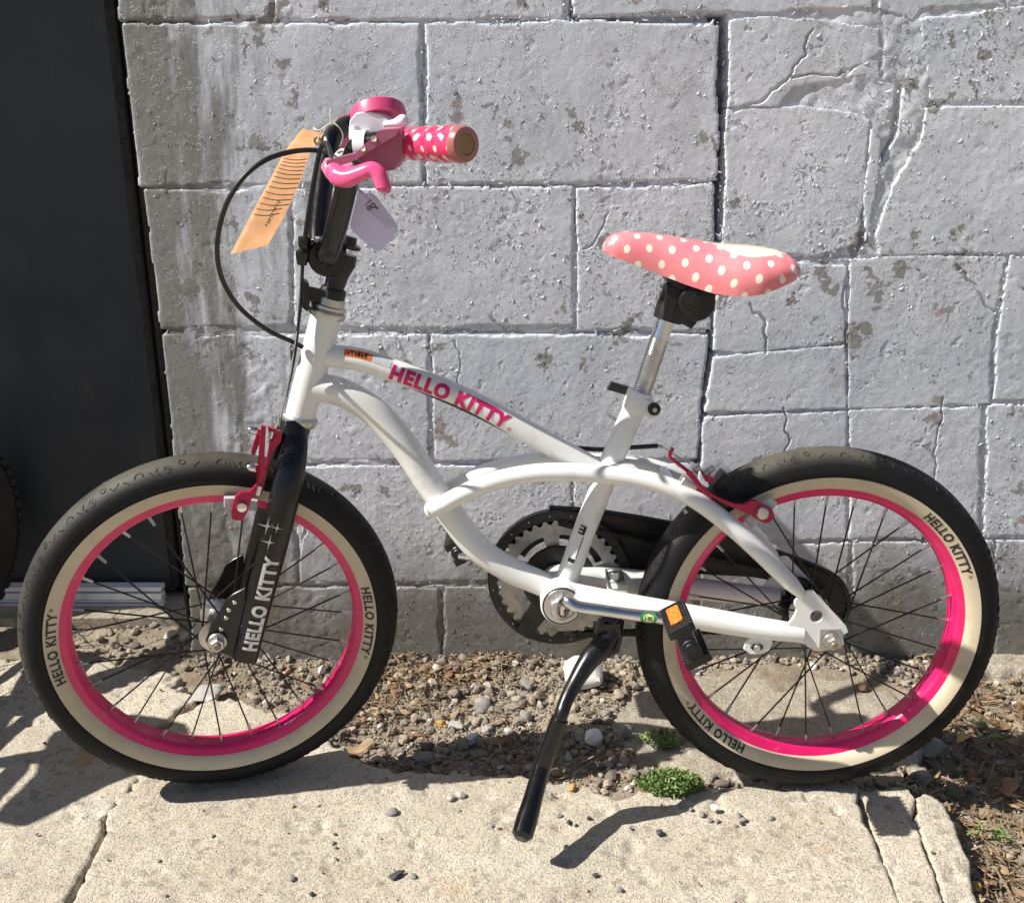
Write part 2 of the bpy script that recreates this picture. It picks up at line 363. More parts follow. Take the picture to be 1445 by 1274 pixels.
# ------------------------------------------------------------------ mesh builder
class G:
    def __init__(s): s.v = []; s.f = []; s.mi = []; s.uv = None; s.tint = None
    def add(s, vs, fs, mi=0):
        o = len(s.v); s.v += [tuple(map(float, p)) for p in vs]
        s.f += [tuple(i+o for i in f) for f in fs]; s.mi += [mi]*len(fs); return s
    def tube(s, path, r, seg=14, mi=0, cap=True, flat=None, axis=None):
        """path: Nx3; r: number or list; flat=(axis vector, ratio) squashes the section along that axis."""
        P = np.asarray(path, float); n = len(P)
        R = np.full(n, r) if np.isscalar(r) else np.asarray(r, float)
        T = np.gradient(P, axis=0); T /= np.linalg.norm(T, axis=1)[:, None]
        ref = np.array([0, 1., 0]) if axis is None else np.asarray(axis, float)
        if abs(np.dot(ref, T[0])) > 0.9: ref = np.array([0, 0, 1.]) if abs(T[0][2]) < 0.9 else np.array([1., 0, 0])
        u = unit(ref - T[0]*np.dot(ref, T[0])); vs = []
        for i in range(n):
            u = unit(u - T[i]*np.dot(u, T[i])); w_ = np.cross(T[i], u)
            for k in range(seg):
                a = 2*math.pi*k/seg
                off = (math.cos(a)*u*(flat if flat else 1.0) + math.sin(a)*w_)*R[i]
                vs.append(P[i] + off)
        fs = []
        for i in range(n-1):
            for k in range(seg):
                k2 = (k+1) % seg
                fs.append((i*seg+k, i*seg+k2, (i+1)*seg+k2, (i+1)*seg+k))
        if cap:
            fs.append(tuple(range(seg))[::-1]); fs.append(tuple((n-1)*seg+k for k in range(seg)))
        return s.add(vs, fs, mi)
    def lathe(s, prof, c, ax, seg=32, mi=0, closed=False, ref=None, a0=0.0, a1=2*math.pi):
        """prof: list of (radius, distance along ax)."""
        ax = unit(ax); r0 = np.array([0, 0, 1.]) if ref is None else np.asarray(ref, float)
        if abs(np.dot(r0, ax)) > 0.95: r0 = np.array([1., 0, 0])
        e1 = unit(r0 - ax*np.dot(r0, ax)); e2 = np.cross(ax, e1); c = np.asarray(c, float)
        full = abs(a1 - a0) > 6.28
        ns = seg if full else seg+1
        vs = []
        for j in range(ns):
            a = a0 + (a1-a0)*j/seg
            dirv = math.cos(a)*e1 + math.sin(a)*e2
            for r, h in prof: vs.append(c + dirv*r + ax*h)
        m = len(prof); fs = []
        for j in range(ns if full else ns-1):
            j2 = (j+1) % ns
            for i in range(m if closed else m-1):
                i2 = (i+1) % m
                fs.append((j*m+i, j2*m+i, j2*m+i2, j*m+i2))
        if not closed and full:
            if prof[0][0] > 1e-6: fs.append(tuple(j*m for j in range(ns)))
            if prof[-1][0] > 1e-6: fs.append(tuple(j*m+m-1 for j in range(ns))[::-1])
        return s.add(vs, fs, mi)
    def cyl(s, a, b_, r, seg=16, mi=0, r2=None):
        a = np.asarray(a, float); b_ = np.asarray(b_, float); h = np.linalg.norm(b_-a); r2 = r if r2 is None else r2
        bv = min(0.0012, r*0.25, h*0.25)
        return s.lathe([(max(r-bv, 1e-5), 0), (r, bv), (r2, h-bv), (max(r2-bv, 1e-5), h)], a, b_-a, seg, mi)
    def prism(s, poly, n, t, mi=0):
        """poly: list of 3D points in a plane; extruded by +-t/2 along n, with a small bevel."""
        P = np.asarray(poly, float); n = unit(n); c = P.mean(0); k = len(P)
        bv = min(t*0.25, 0.0008)
        Q = P.copy()
        for i in range(k):
            d = c - P[i]; Q[i] = P[i] + d/np.linalg.norm(d)*bv
        vs = list(Q - n*t/2) + list(P - n*(t/2-bv)) + list(P + n*(t/2-bv)) + list(Q + n*t/2)
        fs = [tuple(range(k))[::-1], tuple(3*k+i for i in range(k))]
        for L in range(3):
            for i in range(k):
                j = (i+1) % k
                fs.append((L*k+i, L*k+j, (L+1)*k+j, (L+1)*k+i))
        return s.add(vs, fs, mi)
    def box(s, c, ex, ey, ez, hx, hy, hz, mi=0, bv=0.001):
        c = np.asarray(c, float); ex, ey, ez = unit(ex), unit(ey), unit(ez)
        poly = [c + ex*x + ey*y for x, y in ((-hx, -hy), (hx, -hy), (hx, hy), (-hx, hy))]
        P = []
        b0 = min(bv, hx*0.3, hy*0.3)
        for x, y, dx, dy in ((-hx, -hy, 1, 0), (hx, -hy, -1, 0), (hx, -hy, 0, 1), (hx, hy, 0, -1), (hx, hy, -1, 0), (-hx, hy, 1, 0), (-hx, hy, 0, -1), (-hx, -hy, 0, 1)):
            P.append(c + ex*(x+dx*b0) + ey*(y+dy*b0))
        return s.prism(P, ez, 2*hz, mi)
    def sphere(s, c, r, mi=0, seg=14, ax=(0, 0, 1), sc=1.0):
        pr = [(max(1e-6, r*math.sin(math.pi*i/8)), -r*sc*math.cos(math.pi*i/8)) for i in range(9)]
        pr[0] = (1e-6, -r*sc); pr[-1] = (1e-6, r*sc)
        return s.lathe(pr, c, ax, seg, mi)

ROOT_LOC = {}
def finish_mesh(name, g, mats, off, smooth=True, angle=38):
    me = bpy.data.meshes.new(name)
    V = np.asarray(g.v, float) - off
    me.from_pydata(V.tolist(), [], g.f)
    for m in mats: me.materials.append(MAT[m])
    if len(mats) > 1: me.polygons.foreach_set('material_index', g.mi)
    if g.uv is not None:
        uvl = me.uv_layers.new(name='UVMap')
        li = np.empty(len(me.loops), int); me.loops.foreach_get('vertex_index', li)
        uvl.data.foreach_set('uv', np.asarray(g.uv, float)[li].ravel())
    if g.tint is not None:
        at = me.attributes.new('tint', 'FLOAT', 'POINT'); at.data.foreach_set('value', np.asarray(g.tint, np.float32))
    bm = bmesh.new(); bm.from_mesh(me)
    bmesh.ops.recalc_face_normals(bm, faces=bm.faces); bm.to_mesh(me); bm.free()
    if smooth:
        me.polygons.foreach_set('use_smooth', [True]*len(me.polygons))
        me.set_sharp_from_angle(angle=math.radians(angle))
    me.update(); return me
def thing(name, label, cat, loc, group=None):
    o = bpy.data.objects.new(name, None); o.empty_display_size = 0.05; COL.objects.link(o)
    o.location = loc; o['label'] = label; o['category'] = cat
    if group: o['group'] = group
    ROOT_LOC[o.name] = np.asarray(loc, float); return o
def part(name, g, mats, parent, label=None, kind=None, smooth=True, angle=38):
    if isinstance(mats, str): mats = [mats]
    off = ROOT_LOC[parent.name]
    o = bpy.data.objects.new(name, finish_mesh(name, g, mats, off, smooth, angle)); COL.objects.link(o)
    o.parent = parent; ROOT_LOC[o.name] = off
    if label: o['label'] = label
    if kind: o['kind'] = kind
    return o
def solo(name, g, mats, loc, label=None, cat=None, group=None, kind=None, smooth=True, angle=38):
    if isinstance(mats, str): mats = [mats]
    o = bpy.data.objects.new(name, finish_mesh(name, g, mats, np.asarray(loc, float), smooth, angle)); COL.objects.link(o)
    o.location = loc; ROOT_LOC[o.name] = np.asarray(loc, float)
    if label: o['label'] = label
    if cat: o['category'] = cat
    if group: o['group'] = group
    if kind: o['kind'] = kind
    return o
def spline(pts, n=8):
    P = np.asarray(pts, float); P = np.vstack([2*P[0]-P[1], P, 2*P[-1]-P[-2]]); out = []
    for i in range(1, len(P)-2):
        for k in range(n):
            t = k/n; a, b_, c, d = P[i-1:i+3]
            out.append(0.5*((2*b_) + (c-a)*t + (2*a-5*b_+4*c-d)*t*t + (3*b_-a-3*c+d)*t**3))
    out.append(P[-2]); return np.array(out)
def lerp_list(vals, n): return np.interp(np.linspace(0, len(vals)-1, n), np.arange(len(vals)), vals)

# numpy value noise in two dimensions
LAT = np.random.default_rng(3).random((512, 512))
def vn(x, y, f, seed=0):
    x = np.asarray(x)*f + seed*17.31 + 200; y = np.asarray(y)*f + seed*9.77 + 200
    i = np.floor(x).astype(int); j = np.floor(y).astype(int); u = x-i; v = y-j
    u = u*u*(3-2*u); v = v*v*(3-2*v)
    g = lambda a, b_: LAT[a % 512, b_ % 512]
    return (g(i, j)*(1-u)+g(i+1, j)*u)*(1-v) + (g(i, j+1)*(1-u)+g(i+1, j+1)*u)*v - 0.5
def fbm(x, y, f, o=3, seed=0, gain=0.5):
    r = 0; a = 1
    for k in range(o): r = r + a*vn(x, y, f*2**k, seed+k*3); a *= gain
    return r
def poly_dist(px, py, poly, closed=True):
    """signed distance (positive inside) from points to a polygon, or unsigned distance to a polyline."""
    P = np.asarray(poly, float); d = np.full(np.shape(px), 1e9); ins = np.zeros(np.shape(px), bool); n = len(P)
    for i in range(n if closed else n-1):
        a = P[i]; b_ = P[(i+1) % n]; e = b_-a; L = (e**2).sum()
        t = np.clip(((px-a[0])*e[0] + (py-a[1])*e[1])/L, 0, 1)
        d = np.minimum(d, np.hypot(px-a[0]-t*e[0], py-a[1]-t*e[1]))
        if closed:
            c = ((a[1] > py) != (b_[1] > py))
            with np.errstate(divide='ignore', invalid='ignore'):
                ins ^= c & (px < (b_[0]-a[0])*(py-a[1])/(b_[1]-a[1]+1e-12)+a[0])
    return np.where(ins, d, -d) if closed else d
def grid_object(name, X, Y, fn, mats, kind=None, parent=None, loc=(0, 0, 0), tint=None, keep=None, label=None):
    """X, Y: 2D arrays of parameters; fn gives Nx3 world points. Fast mesh from a grid."""
    h, w_ = X.shape; P = fn(X, Y).reshape(-1, 3) - np.asarray(loc, float)
    idx = np.arange(h*w_).reshape(h, w_)
    q = np.stack([idx[:-1, :-1], idx[:-1, 1:], idx[1:, 1:], idx[1:, :-1]], -1).reshape(-1, 4)
    if keep is not None:
        kk = keep.ravel(); q = q[kk[q].all(1)]
        used = np.unique(q); rm = np.full(h*w_, -1); rm[used] = np.arange(len(used)); q = rm[q]; P = P[used]
    me = bpy.data.meshes.new(name)
    me.vertices.add(len(P)); me.vertices.foreach_set('co', P.astype(np.float32).ravel())
    me.loops.add(q.size); me.loops.foreach_set('vertex_index', q.ravel().astype(np.int32))
    me.polygons.add(len(q)); me.polygons.foreach_set('loop_start', np.arange(0, q.size, 4, dtype=np.int32))
    me.polygons.foreach_set('use_smooth', np.ones(len(q), bool))
    me.materials.append(MAT[mats]); me.update(calc_edges=True); me.validate()
    o = bpy.data.objects.new(name, me); COL.objects.link(o)
    if parent: o.parent = parent
    else: o.location = loc
    if kind: o['kind'] = kind
    if label: o['label'] = label
    return o

# ------------------------------------------------------------------ the block wall
def wq(px, py):
    p = at_y(px, py, WALL_Y); return (p[0], p[2])
wall = thing('block_wall', 'old concrete block wall with peeling white paint and a long vertical crack', 'wall', (0.0, WALL_Y, 0))
WL = np.array([0.0, WALL_Y, 0.])
CRACKS = [  # polylines on the wall face: (pixels of the photograph), half width m, depth m
    ([(1148, 42), (1135, 75), (1118, 105), (1098, 125), (1072, 147), (1040, 155)], 0.0008, 0.006),
    ([(1118, 112), (1150, 108), (1185, 104), (1215, 92), (1240, 84)], 0.0009, 0.006),
    ([(1196, 380), (1192, 420), (1197, 460), (1193, 492)], 0.0009, 0.006),
    ([(1350, 372), (1372, 400), (1392, 430), (1405, 440)], 0.0010, 0.006),
    ([(1058, 425), (1078, 455), (1083, 480), (1082, 500)], 0.0010, 0.006),
    ([(640, 480), (650, 520), (642, 560)], 0.0005, 0.002),
    ([(858, 300), (850, 325), (835, 345), (822, 350)], 0.0006, 0.003),
    ([(1105, 575), (1112, 610), (1108, 650)], 0.0007, 0.004),
    ([(1330, 560), (1318, 640), (1325, 720)], 0.0007, 0.004),
    ([(412, 700), (430, 745), (418, 800)], 0.0010, 0.006),
]
CRK = [([wq(*q) for q in pl], hw, dp) for pl, hw, dp in CRACKS]
def block(quad, step=0.0024, proud=None, cracks=True, flush=0.0):
    c = np.array([q if len(q) == 3 else wq(*q) for q in quad]) if len(quad[0]) == 2 else np.array([(q[0], q[1]) for q in quad])
    x0, x1 = c[:, 0].min()-0.005, c[:, 0].max()+0.005; z0, z1 = c[:, 1].min()-0.005, c[:, 1].max()+0.005
    if cracks and any(np.array(pl)[:, 0].max() > x0 and np.array(pl)[:, 0].min() < x1 and np.array(pl)[:, 1].max() > z0 and np.array(pl)[:, 1].min() < z1 for pl, _, _ in CRK): step = 0.0013
    nx = max(8, int((x1-x0)/step)); nz = max(8, int((z1-z0)/step))
    X, Z = np.meshgrid(np.linspace(x0, x1, nx), np.linspace(z0, z1, nz))
    d = poly_dist(X, Z, c)
    seed = random.randint(0, 60)
    d = d + fbm(X, Z, 24, 3, 5)*0.0046 + fbm(X, Z, 110, 2, 9)*0.0024 + 0.0030
    pr = 0.0011 + random.uniform(-0.0003, 0.0004)
    tx, tz = random.uniform(-0.0015, 0.0015), random.uniform(-0.0015, 0.0015)
    h = pr + tx*(X-X.mean()) + tz*(Z-Z.mean()) + fbm(X, Z, 6, 2, seed)*0.0006 + fbm(X, Z, 70, 4, 21, 0.7)*0.00030 + np.maximum(0, fbm(X, Z, 170, 2, 33)-0.12)*0.0006*np.clip(0.5+3*fbm(X, Z, 5, 2, 71), 0.15, 1.3)
    h -= np.clip((fbm(X, Z, 34, 5, 40, 0.65)-0.52)/0.02, 0, 1)*0.0005
    e = np.clip(d/0.0045, 0, 1); h = h - (1-np.sqrt(1-(1-e)**2))*(0.0008 + 0.0032*np.clip(0.5+1.4*fbm(X, Z, 5, 2, 83), 0.05, 1.1))*np.where(X > 0.30, 0.55, 1.0)
    if cracks:
        for pl, hw, dp in CRK:
            P = np.array(pl)
            if P[:, 0].max() < x0 or P[:, 0].min() > x1 or P[:, 1].max() < z0 or P[:, 1].min() > z1: continue
            dc = poly_dist(X + fbm(X, Z, 60, 2, 2)*0.008, Z + fbm(X, Z, 60, 2, 4)*0.008, P, False)
            h -= dp*np.exp(-(dc/(hw*1.2))**2)
    h = np.where(d < 0, -0.030, h)
    grid_object('block', X, Z, lambda a, b_: np.stack([a, WALL_Y - h, b_], -1), 'painted_block', parent=wall, loc=WL, keep=(d > -step*1.6))
ROWS = [
    # top course
    [(168, -215), (378, -215), (380, 24), (170, 26)], [(389, -215), (795, -215), (797, 26), (390, 26)], [(808, -215), (1228, -215), (1230, 12), (808, 22)],
    [(1242, -215), (1660, -215), (1660, 5), (1300, 10), (1288, 30), (1242, 12)],
    # second course, left of the crack
    [(176, 37), (590, 36), (594, 256), (198, 262)], [(603, 36), (800, 31), (1012, 37), (1008, 110), (1012, 180), (1009, 254), (605, 257)],
    # second course, right of the crack
    [(1030, 31), (1080, 28), (1158, 30), (1240, 42), (1238, 100), (1180, 112), (1120, 120), (1098, 148), (1028, 150), (1031, 90)],
    [(1300, 30), (1420, 12), (1660, 12), (1660, 142), (1312, 142)],
    [(1028, 156), (1140, 152), (1195, 158), (1224, 172), (1218, 280), (1209, 345), (1150, 358), (1020, 354), (1026, 250)],
    [(1305, 152), (1660, 150), (1660, 355), (1243, 358), (1238, 330), (1262, 262), (1298, 200)],
    [(1231, 185), (1243, 200), (1238, 262), (1222, 340), (1218, 300)],
    # third course
    [(206, 270), (406, 268), (409, 458), (228, 462)], [(416, 268), (806, 266), (809, 458), (418, 462)], [(817, 270), (1006, 262), (1004, 360), (999, 463), (816, 464)],
    [(1013, 376), (1100, 374), (1192, 378), (1194, 482), (1120, 490), (1060, 498), (1009, 494)],
    [(1200, 368), (1330, 362), (1416, 364), (1398, 470), (1394, 568), (1199, 574)],
    [(1008, 506), (1060, 498), (1130, 494), (1192, 488), (1192, 574), (996, 580)],
    [(1427, 362), (1660, 362), (1660, 562), (1404, 562), (1408, 470)],
    # fourth course
    [(232, 474), (412, 474), (601, 474), (604, 646), (246, 650)], [(612, 475), (997, 475), (988, 560), (982, 646), (615, 648)],
    [(994, 590), (1192, 582), (1192, 758), (984, 764)], [(1201, 581), (1384, 576), (1378, 756), (1201, 758)], [(1393, 573), (1660, 570), (1660, 753), (1390, 755)],
    # fifth course
    [(250, 660), (412, 660), (416, 820), (264, 824)], [(424, 660), (803, 658), (804, 816), (426, 820)], [(812, 656), (980, 654), (980, 816), (814, 816)],
    [(990, 772), (1196, 767), (1192, 940), (988, 940)], [(1206, 766), (1398, 764), (1396, 940), (1204, 940)], [(1408, 763), (1660, 762), (1660, 940), (1406, 940)],
    # bottom course
    [(268, 832), (618, 830), (620, 985), (276, 985)], [(628, 828), (980, 826), (982, 985), (630, 985)], [(990, 952), (1400, 950), (1400, 1010), (992, 1010)],
]
for q in ROWS: block(q)
# the wall goes on to the right and upwards beyond the photograph
xr = wq(1672, 300)[0]
for r in range(-1, 8):
    z0 = -0.10 + r*0.2032
    k = 0
    x = xr + (0 if r % 2 else -0.0)
    while x < 2.6:
        wd = 0.196 if (k == 0 and r % 2) else 0.398
        block([(x, z0+0.195, 0), (x+wd, z0+0.195, 0), (x+wd, z0, 0), (x, z0, 0)], step=0.012, cracks=False)
        x += wd+0.009; k += 1
ztop = wq(800, -226)[1]
for r in range(2):
    x = wq(168, -215)[0]; k = 0
    while x < xr-0.05:
        wd = min(0.196 if (k == 0 and r % 2 == 0) else 0.398, xr-0.009-x)
        block([(x, ztop+0.2035*(r+1)-0.008, 0), (x+wd, ztop+0.2035*(r+1)-0.008, 0), (x+wd, ztop+0.2035*r+0.001, 0), (x, ztop+0.2035*r+0.001, 0)], step=0.010, cracks=False)
        x += wd+0.009; k += 1
# mortar behind and between the blocks, with the open crack in it
crack_line = [wq(*q) for q in [(1010, 18), (1018, 45), (1021, 100), (1019, 200), (1015, 300), (1010, 372), (1007, 430), (1004, 480), (1000, 520), (992, 570), (988, 610), (985, 650), (984, 700)]]
crack_w = 0.006
X, Z = np.meshgrid(np.arange(-0.492, 1.02, 0.003), np.arange(-0.06, 1.30, 0.003))
mh = -0.0012 + fbm(X, Z, 10, 2, 11)*0.0018 + fbm(X, Z, 60, 3, 15)*0.0014 + fbm(X, Z, 90, 2, 13)*0.0012 + 0.0018*np.clip((-0.1-X)/0.2, 0, 1)
patch = poly_dist(X, Z, [wq(*q) for q in [(1236, 20), (1312, 8), (1322, 140), (1300, 205), (1262, 262), (1238, 340), (1222, 350), (1228, 180), (1180, 120)]])
mh += np.clip(patch/0.012, 0, 1)*(0.0010 + fbm(X, Z, 40, 3, 17, 0.6)*0.0020)
dcr = poly_dist(X + fbm(X, Z, 45, 2, 2)*0.008, Z, crack_line, False)
mh -= 0.075*np.clip((0.0085-dcr)/0.003, 0, 1)
for pl, hw, dp in [([wq(*q) for q in [(808, 0), (806, 22), (812, 30), (1005, 26), (1015, 36)]], 0.003, 0.02), ([wq(*q) for q in [(1270, 120), (1262, 190), (1240, 230), (1222, 262), (1214, 345)]], 0.0016, 0.014)]:
    mh -= dp*np.exp(-(poly_dist(X, Z, pl, False)/hw)**2)
Xw, Zw = X + fbm(X, Z, 40, 3, 72)*0.007, Z + fbm(X, Z, 40, 3, 74)*0.007
for pl in [[(172, 31), (390, 32), (600, 31), (800, 29)], [(200, 266), (500, 262), (800, 261), (1012, 258)], [(230, 468), (500, 468), (800, 469), (1003, 469)], [(245, 655), (500, 654), (800, 650), (985, 648)],
           [(260, 826), (600, 824), (980, 821)], [(597, 36), (600, 258)], [(411, 268), (414, 460)], [(812, 268), (811, 462)], [(607, 474), (609, 648)], [(418, 660), (421, 820)], [(807, 656), (809, 816)], [(623, 830), (625, 985)], [(384, -100), (386, 26)],
           [(1020, 365), (1120, 367), (1240, 361), (1430, 359), (1640, 358)], [(994, 584), (1195, 577), (1390, 571), (1640, 567)], [(985, 768), (1200, 762), (1400, 760), (1640, 758)], [(1198, 372), (1196, 578)], [(1418, 362), (1400, 480), (1398, 570)], [(1197, 582), (1196, 762)], [(1388, 574), (1384, 760)], [(1244, 20), (1245, 110)]]:
    dl = poly_dist(Xw, Zw, [wq(*q) for q in pl], False); on = np.clip(0.6 + 3*fbm(X, Z, 9, 2, 76), 0.1, 1)
    mh -= 0.007*on*np.where(X > 0.30, 0.5, 1.0)*np.exp(-(dl/0.0014)**2)
mh = np.where(X > 0.99, -0.009, mh)
grid_object('mortar', X, Z, lambda a, b_: np.stack([a, WALL_Y - mh, b_], -1), 'painted_block', parent=wall, loc=WL)
g = G(); g.box((0.2700, WALL_Y+0.145, 0.62), BX, (0, 1, 0), (0, 0, 1), 0.7300, 0.042, 0.70)
g.box((1.80, WALL_Y+0.094, 0.72), BX, (0, 1, 0), (0, 0, 1), 0.796, 0.084, 0.82)
part('wall_core', g, 'old_mortar', wall, smooth=False)
# curled flakes of paint standing off the blocks
g = G(); r = np.random.default_rng(91); M = 60000
fx_, fz_ = r.uniform(-0.50, 0.92, M), r.uniform(0.02, 1.02, M)
dens = np.clip(0.34 + 0.8*fbm(fx_, fz_, 5, 2, 71) + 1.5*fbm(fx_, fz_, 28, 2, 33), 0, 1)*np.clip((fx_+0.50)/0.30, 0.25, 1)*np.clip(0.55+fz_, 0.4, 1)
keep = r.random(M) < dens*0.75
for x, z in zip(fx_[keep], fz_[keep]):
    s_ = 0.0007 + 0.0015*r.random()**2.0; a = r.uniform(0, 6.28); t = r.uniform(0.12, 0.58); hh = 0.0019
    u = np.array([math.cos(a), 0, math.sin(a)]); w_ = np.array([-math.sin(a), 0, math.cos(a)]); o_ = np.array([0, -1., 0]); c = np.array([x, WALL_Y - hh + 0.0008, z])
    wd = s_*r.uniform(0.9, 2.8); q = [c - w_*wd*r.uniform(.7, 1), c + w_*wd*r.uniform(.7, 1)]
    m1 = c + u*s_*0.7*math.cos(t*.6) + o_*s_*0.7*math.sin(t*.6); m2 = m1 + u*s_*.6*math.cos(t*1.4) + o_*s_*.6*math.sin(t*1.4)
    k = r.uniform(.5, .9)
    g.add([q[0], q[1], m1 - w_*wd*k, m1 + w_*wd*k*r.uniform(.8, 1.1), m2 + w_*wd*r.uniform(-.4, .4)], [(0, 1, 3, 2), (2, 3, 4)])
part('paint_flakes', g, 'painted_block', wall, kind='stuff', smooth=False)
g = G()
# rough painted end face of the wall at the door
zz = np.arange(-0.05, 1.50, 0.01); yy = np.linspace(WALL_Y+0.004, WALL_Y+0.19, 16)
A, C = np.meshgrid(yy, zz)
grid_object('wall_end', A, C, lambda a, c: np.stack([-0.480 + fbm(a, c, 12, 3, 50)*0.010 + fbm(a, c, 60, 2, 51)*0.004 - 0.034*np.clip((0.17-c)/0.05, 0, 1), a, c], -1), 'painted_block', parent=wall, loc=WL)
# concrete footing showing at the right
fx0, fx1 = gnd(1345, 945)[0], 2.5
X, Y = np.meshgrid(np.arange(fx0, 1.35, 0.005), np.arange(WALL_Y-0.075, WALL_Y+0.02, 0.004))
fd = np.minimum(X-fx0, Y-(WALL_Y-0.070)) + fbm(X, Y, 22, 3, 60)*0.022
fh = 0.004 + fbm(X, Y, 30, 3, 62)*0.007 - (1-np.clip(fd/0.015, 0, 1))**2*0.035
grid_object('footing', X, Y, lambda a, b_: np.stack([a, b_, fh], -1), 'broken_concrete', parent=wall, loc=WL)

# ------------------------------------------------------------------ the ground
def slab_poly(pts): return [tuple(gnd(*p)[:2]) for p in pts]
NEAR = 0.30
def near_pt(pxa, pya, pxb, pyb):
    a, b_ = gnd(pxa, pya), gnd(pxb, pyb); t = (NEAR - a[1])/(b_[1]-a[1]); p = a + (b_-a)*t; return (p[0], NEAR)
P_LEFT = [(-1.6, NEAR)] + [(-1.6, gnd(0, 935)[1])] + slab_poly([(-120, 930), (30, 925), (92, 948), (150, 928), (215, 936), (258, 952), (268, 985), (236, 1005), (190, 1082)]) + [near_pt(183, 1094, 94, 1274)]
P_MAIN = [near_pt(187, 1096, 99, 1274)] + slab_poly([(193, 1088), (239, 1012), (290, 990), (345, 985), (420, 1004), (452, 1030), (500, 1075), (560, 1092), (640, 1096), (730, 1100), (800, 1108), (872, 1116), (925, 1108), (985, 1106), (1040, 1100), (1110, 1096), (1160, 1104), (1206, 1110)]) + [near_pt(1210, 1117, 1266, 1266)]
P_STRIP = [near_pt(1211, 1117, 1267, 1266)] + slab_poly([(1209, 1110), (1242, 1112), (1274, 1114)]) + [near_pt(1281, 1122, 1327, 1250)]
P_EDGE = [near_pt(1283, 1122, 1329, 1250)] + slab_poly([(1281, 1117), (1305, 1116), (1328, 1124), (1343, 1146), (1352, 1180), (1369, 1212), (1372, 1240), (1382, 1274)]) + [(gnd(1400, 1380)[0], NEAR)]
P_APRON = slab_poly([(798, 1012), (850, 962), (912, 948), (985, 930), (1060, 926), (1130, 934), (1215, 946), (1290, 985), (1322, 1035), (1290, 1070), (1180, 1078), (1060, 1082), (1000, 1080), (905, 1060), (850, 1050)])
pave = bpy.data.objects.new('pavement', None); COL.objects.link(pave); pave['kind'] = 'structure'
def slab(poly, top, mat, step, rough_edge, seed, soft=0.006, tilt=(0, 0)):
    P = np.array(poly); x0, y0 = P.min(0)-0.01; x1, y1 = P.max(0)+0.01
    X, Y = np.meshgrid(np.arange(x0, x1, step), np.arange(y0, y1, step))
    d = poly_dist(X, Y, P)
    far = np.clip((Y-0.98)/0.06, 0.12, 1)*rough_edge
    d = d + (fbm(X, Y, 16, 4, seed)*0.034 + fbm(X, Y, 80, 2, seed+4)*0.010)*far + fbm(X, Y, 60, 2, seed+9)*0.003 + 0.0022
    h = top + fbm(X, Y, 5, 3, seed+1)*0.004 + fbm(X, Y, 45, 3, seed+2)*0.0022 + tilt[0]*X + tilt[1]*(Y-1.0)
    h -= np.maximum(0, fbm(X, Y, 35, 3, seed+7)-0.33)*0.018
    e = np.clip(d/soft, 0, 1); h -= (1-np.sqrt(1-(1-e)**2))*0.009
    h = np.where(d < 0, top-0.05, h)
    grid_object('slab', X, Y, lambda a, b_: np.stack([a, b_, h], -1), mat, parent=pave, keep=(d > -step*1.6))
slab(P_LEFT, 0.0, 'pavement_concrete', 0.0040, 1.0, 70)
slab(P_MAIN, 0.0, 'pavement_concrete', 0.0036, 1.0, 80)
slab(P_STRIP, -0.001, 'pavement_concrete', 0.0030, 0.5, 90, 0.0025)
slab(P_EDGE, -0.002, 'pavement_concrete', 0.0030, 0.8, 95, 0.004)
slab(P_APRON, -0.012, 'broken_concrete', 0.0036, 1.4, 100, 0.02)
def dirt_h(X, Y):
    h = -0.020 + fbm(X, Y, 7, 3, 110)*0.012 + fbm(X, Y, 40, 3, 112)*0.006
    h = h + np.clip((Y-1.25)/0.14, 0, 1)*0.014                                   # banked up against the wall
    h = h - np.clip((X-0.52)/0.05, 0, 1)*np.clip((1.25-Y)/0.1, 0, 1)*0.020       # lower past the end of the pavement
    return h
def stretch(lo, hi, step, far):
    mid = list(np.arange(lo, hi, step)); out = []; s_ = step; x = lo
    while x > -far: s_ *= 1.6; x -= s_; out.append(x)
    a = out[::-1]; out = []; s_ = step; x = mid[-1]
    while x < far: s_ *= 1.6; x += s_; out.append(x)
    return np.array(a + mid + out)
X, Y = np.meshgrid(stretch(-1.3, 1.3, 0.006, 60), stretch(0.55, 1.62, 0.006, 60))
grid_object('ground', X, Y, lambda a, b_: np.stack([a, b_, np.where((np.abs(a) < 2.5) & (b_ < 1.75) & (b_ > 0.2), dirt_h(a, b_), -0.03)], -1), 'dirt', kind='structure')

# stones ------------------------------------------------------------------
def ico(sub):
    bm = bmesh.new(); bmesh.ops.create_icosphere(bm, subdivisions=sub, radius=1.0); bm.verts.ensure_lookup_table()
    V = np.array([v.co[:] for v in bm.verts]); F = np.array([[v.index for v in f.verts] for f in bm.faces]); bm.free(); return V, F
ICO2, ICO3 = ico(2), ico(3)
def rock_shape(seed, ang=0.6, sub=2):
    r = np.random.default_rng(seed); V, F = (ICO2 if sub == 2 else ICO3); V = V.copy()
    for k in range(int(5 + ang*9)):                       # chop flats off
        n = unit(r.normal(size=3)); lim = r.uniform(0.45, 0.85)
        dd = V@n; over = np.maximum(0, dd-lim); V -= np.outer(over, n)*ang
    n3 = np.array([mnoise.noise(Vector(p*1.7) + Vector((seed*3.1, 0, 0))) for p in V])
    V *= (1 + 0.18*n3)[:, None]
    return V*np.array([1.0, r.uniform(0.65, 1.0), r.uniform(0.45, 0.8)]), F
SHAPES = [rock_shape(i, a) for i, a in enumerate([0.5, 0.8, 0.9, 1.0, 0.6, 1.0, 0.9, 0.35, 1.0, 0.7])]
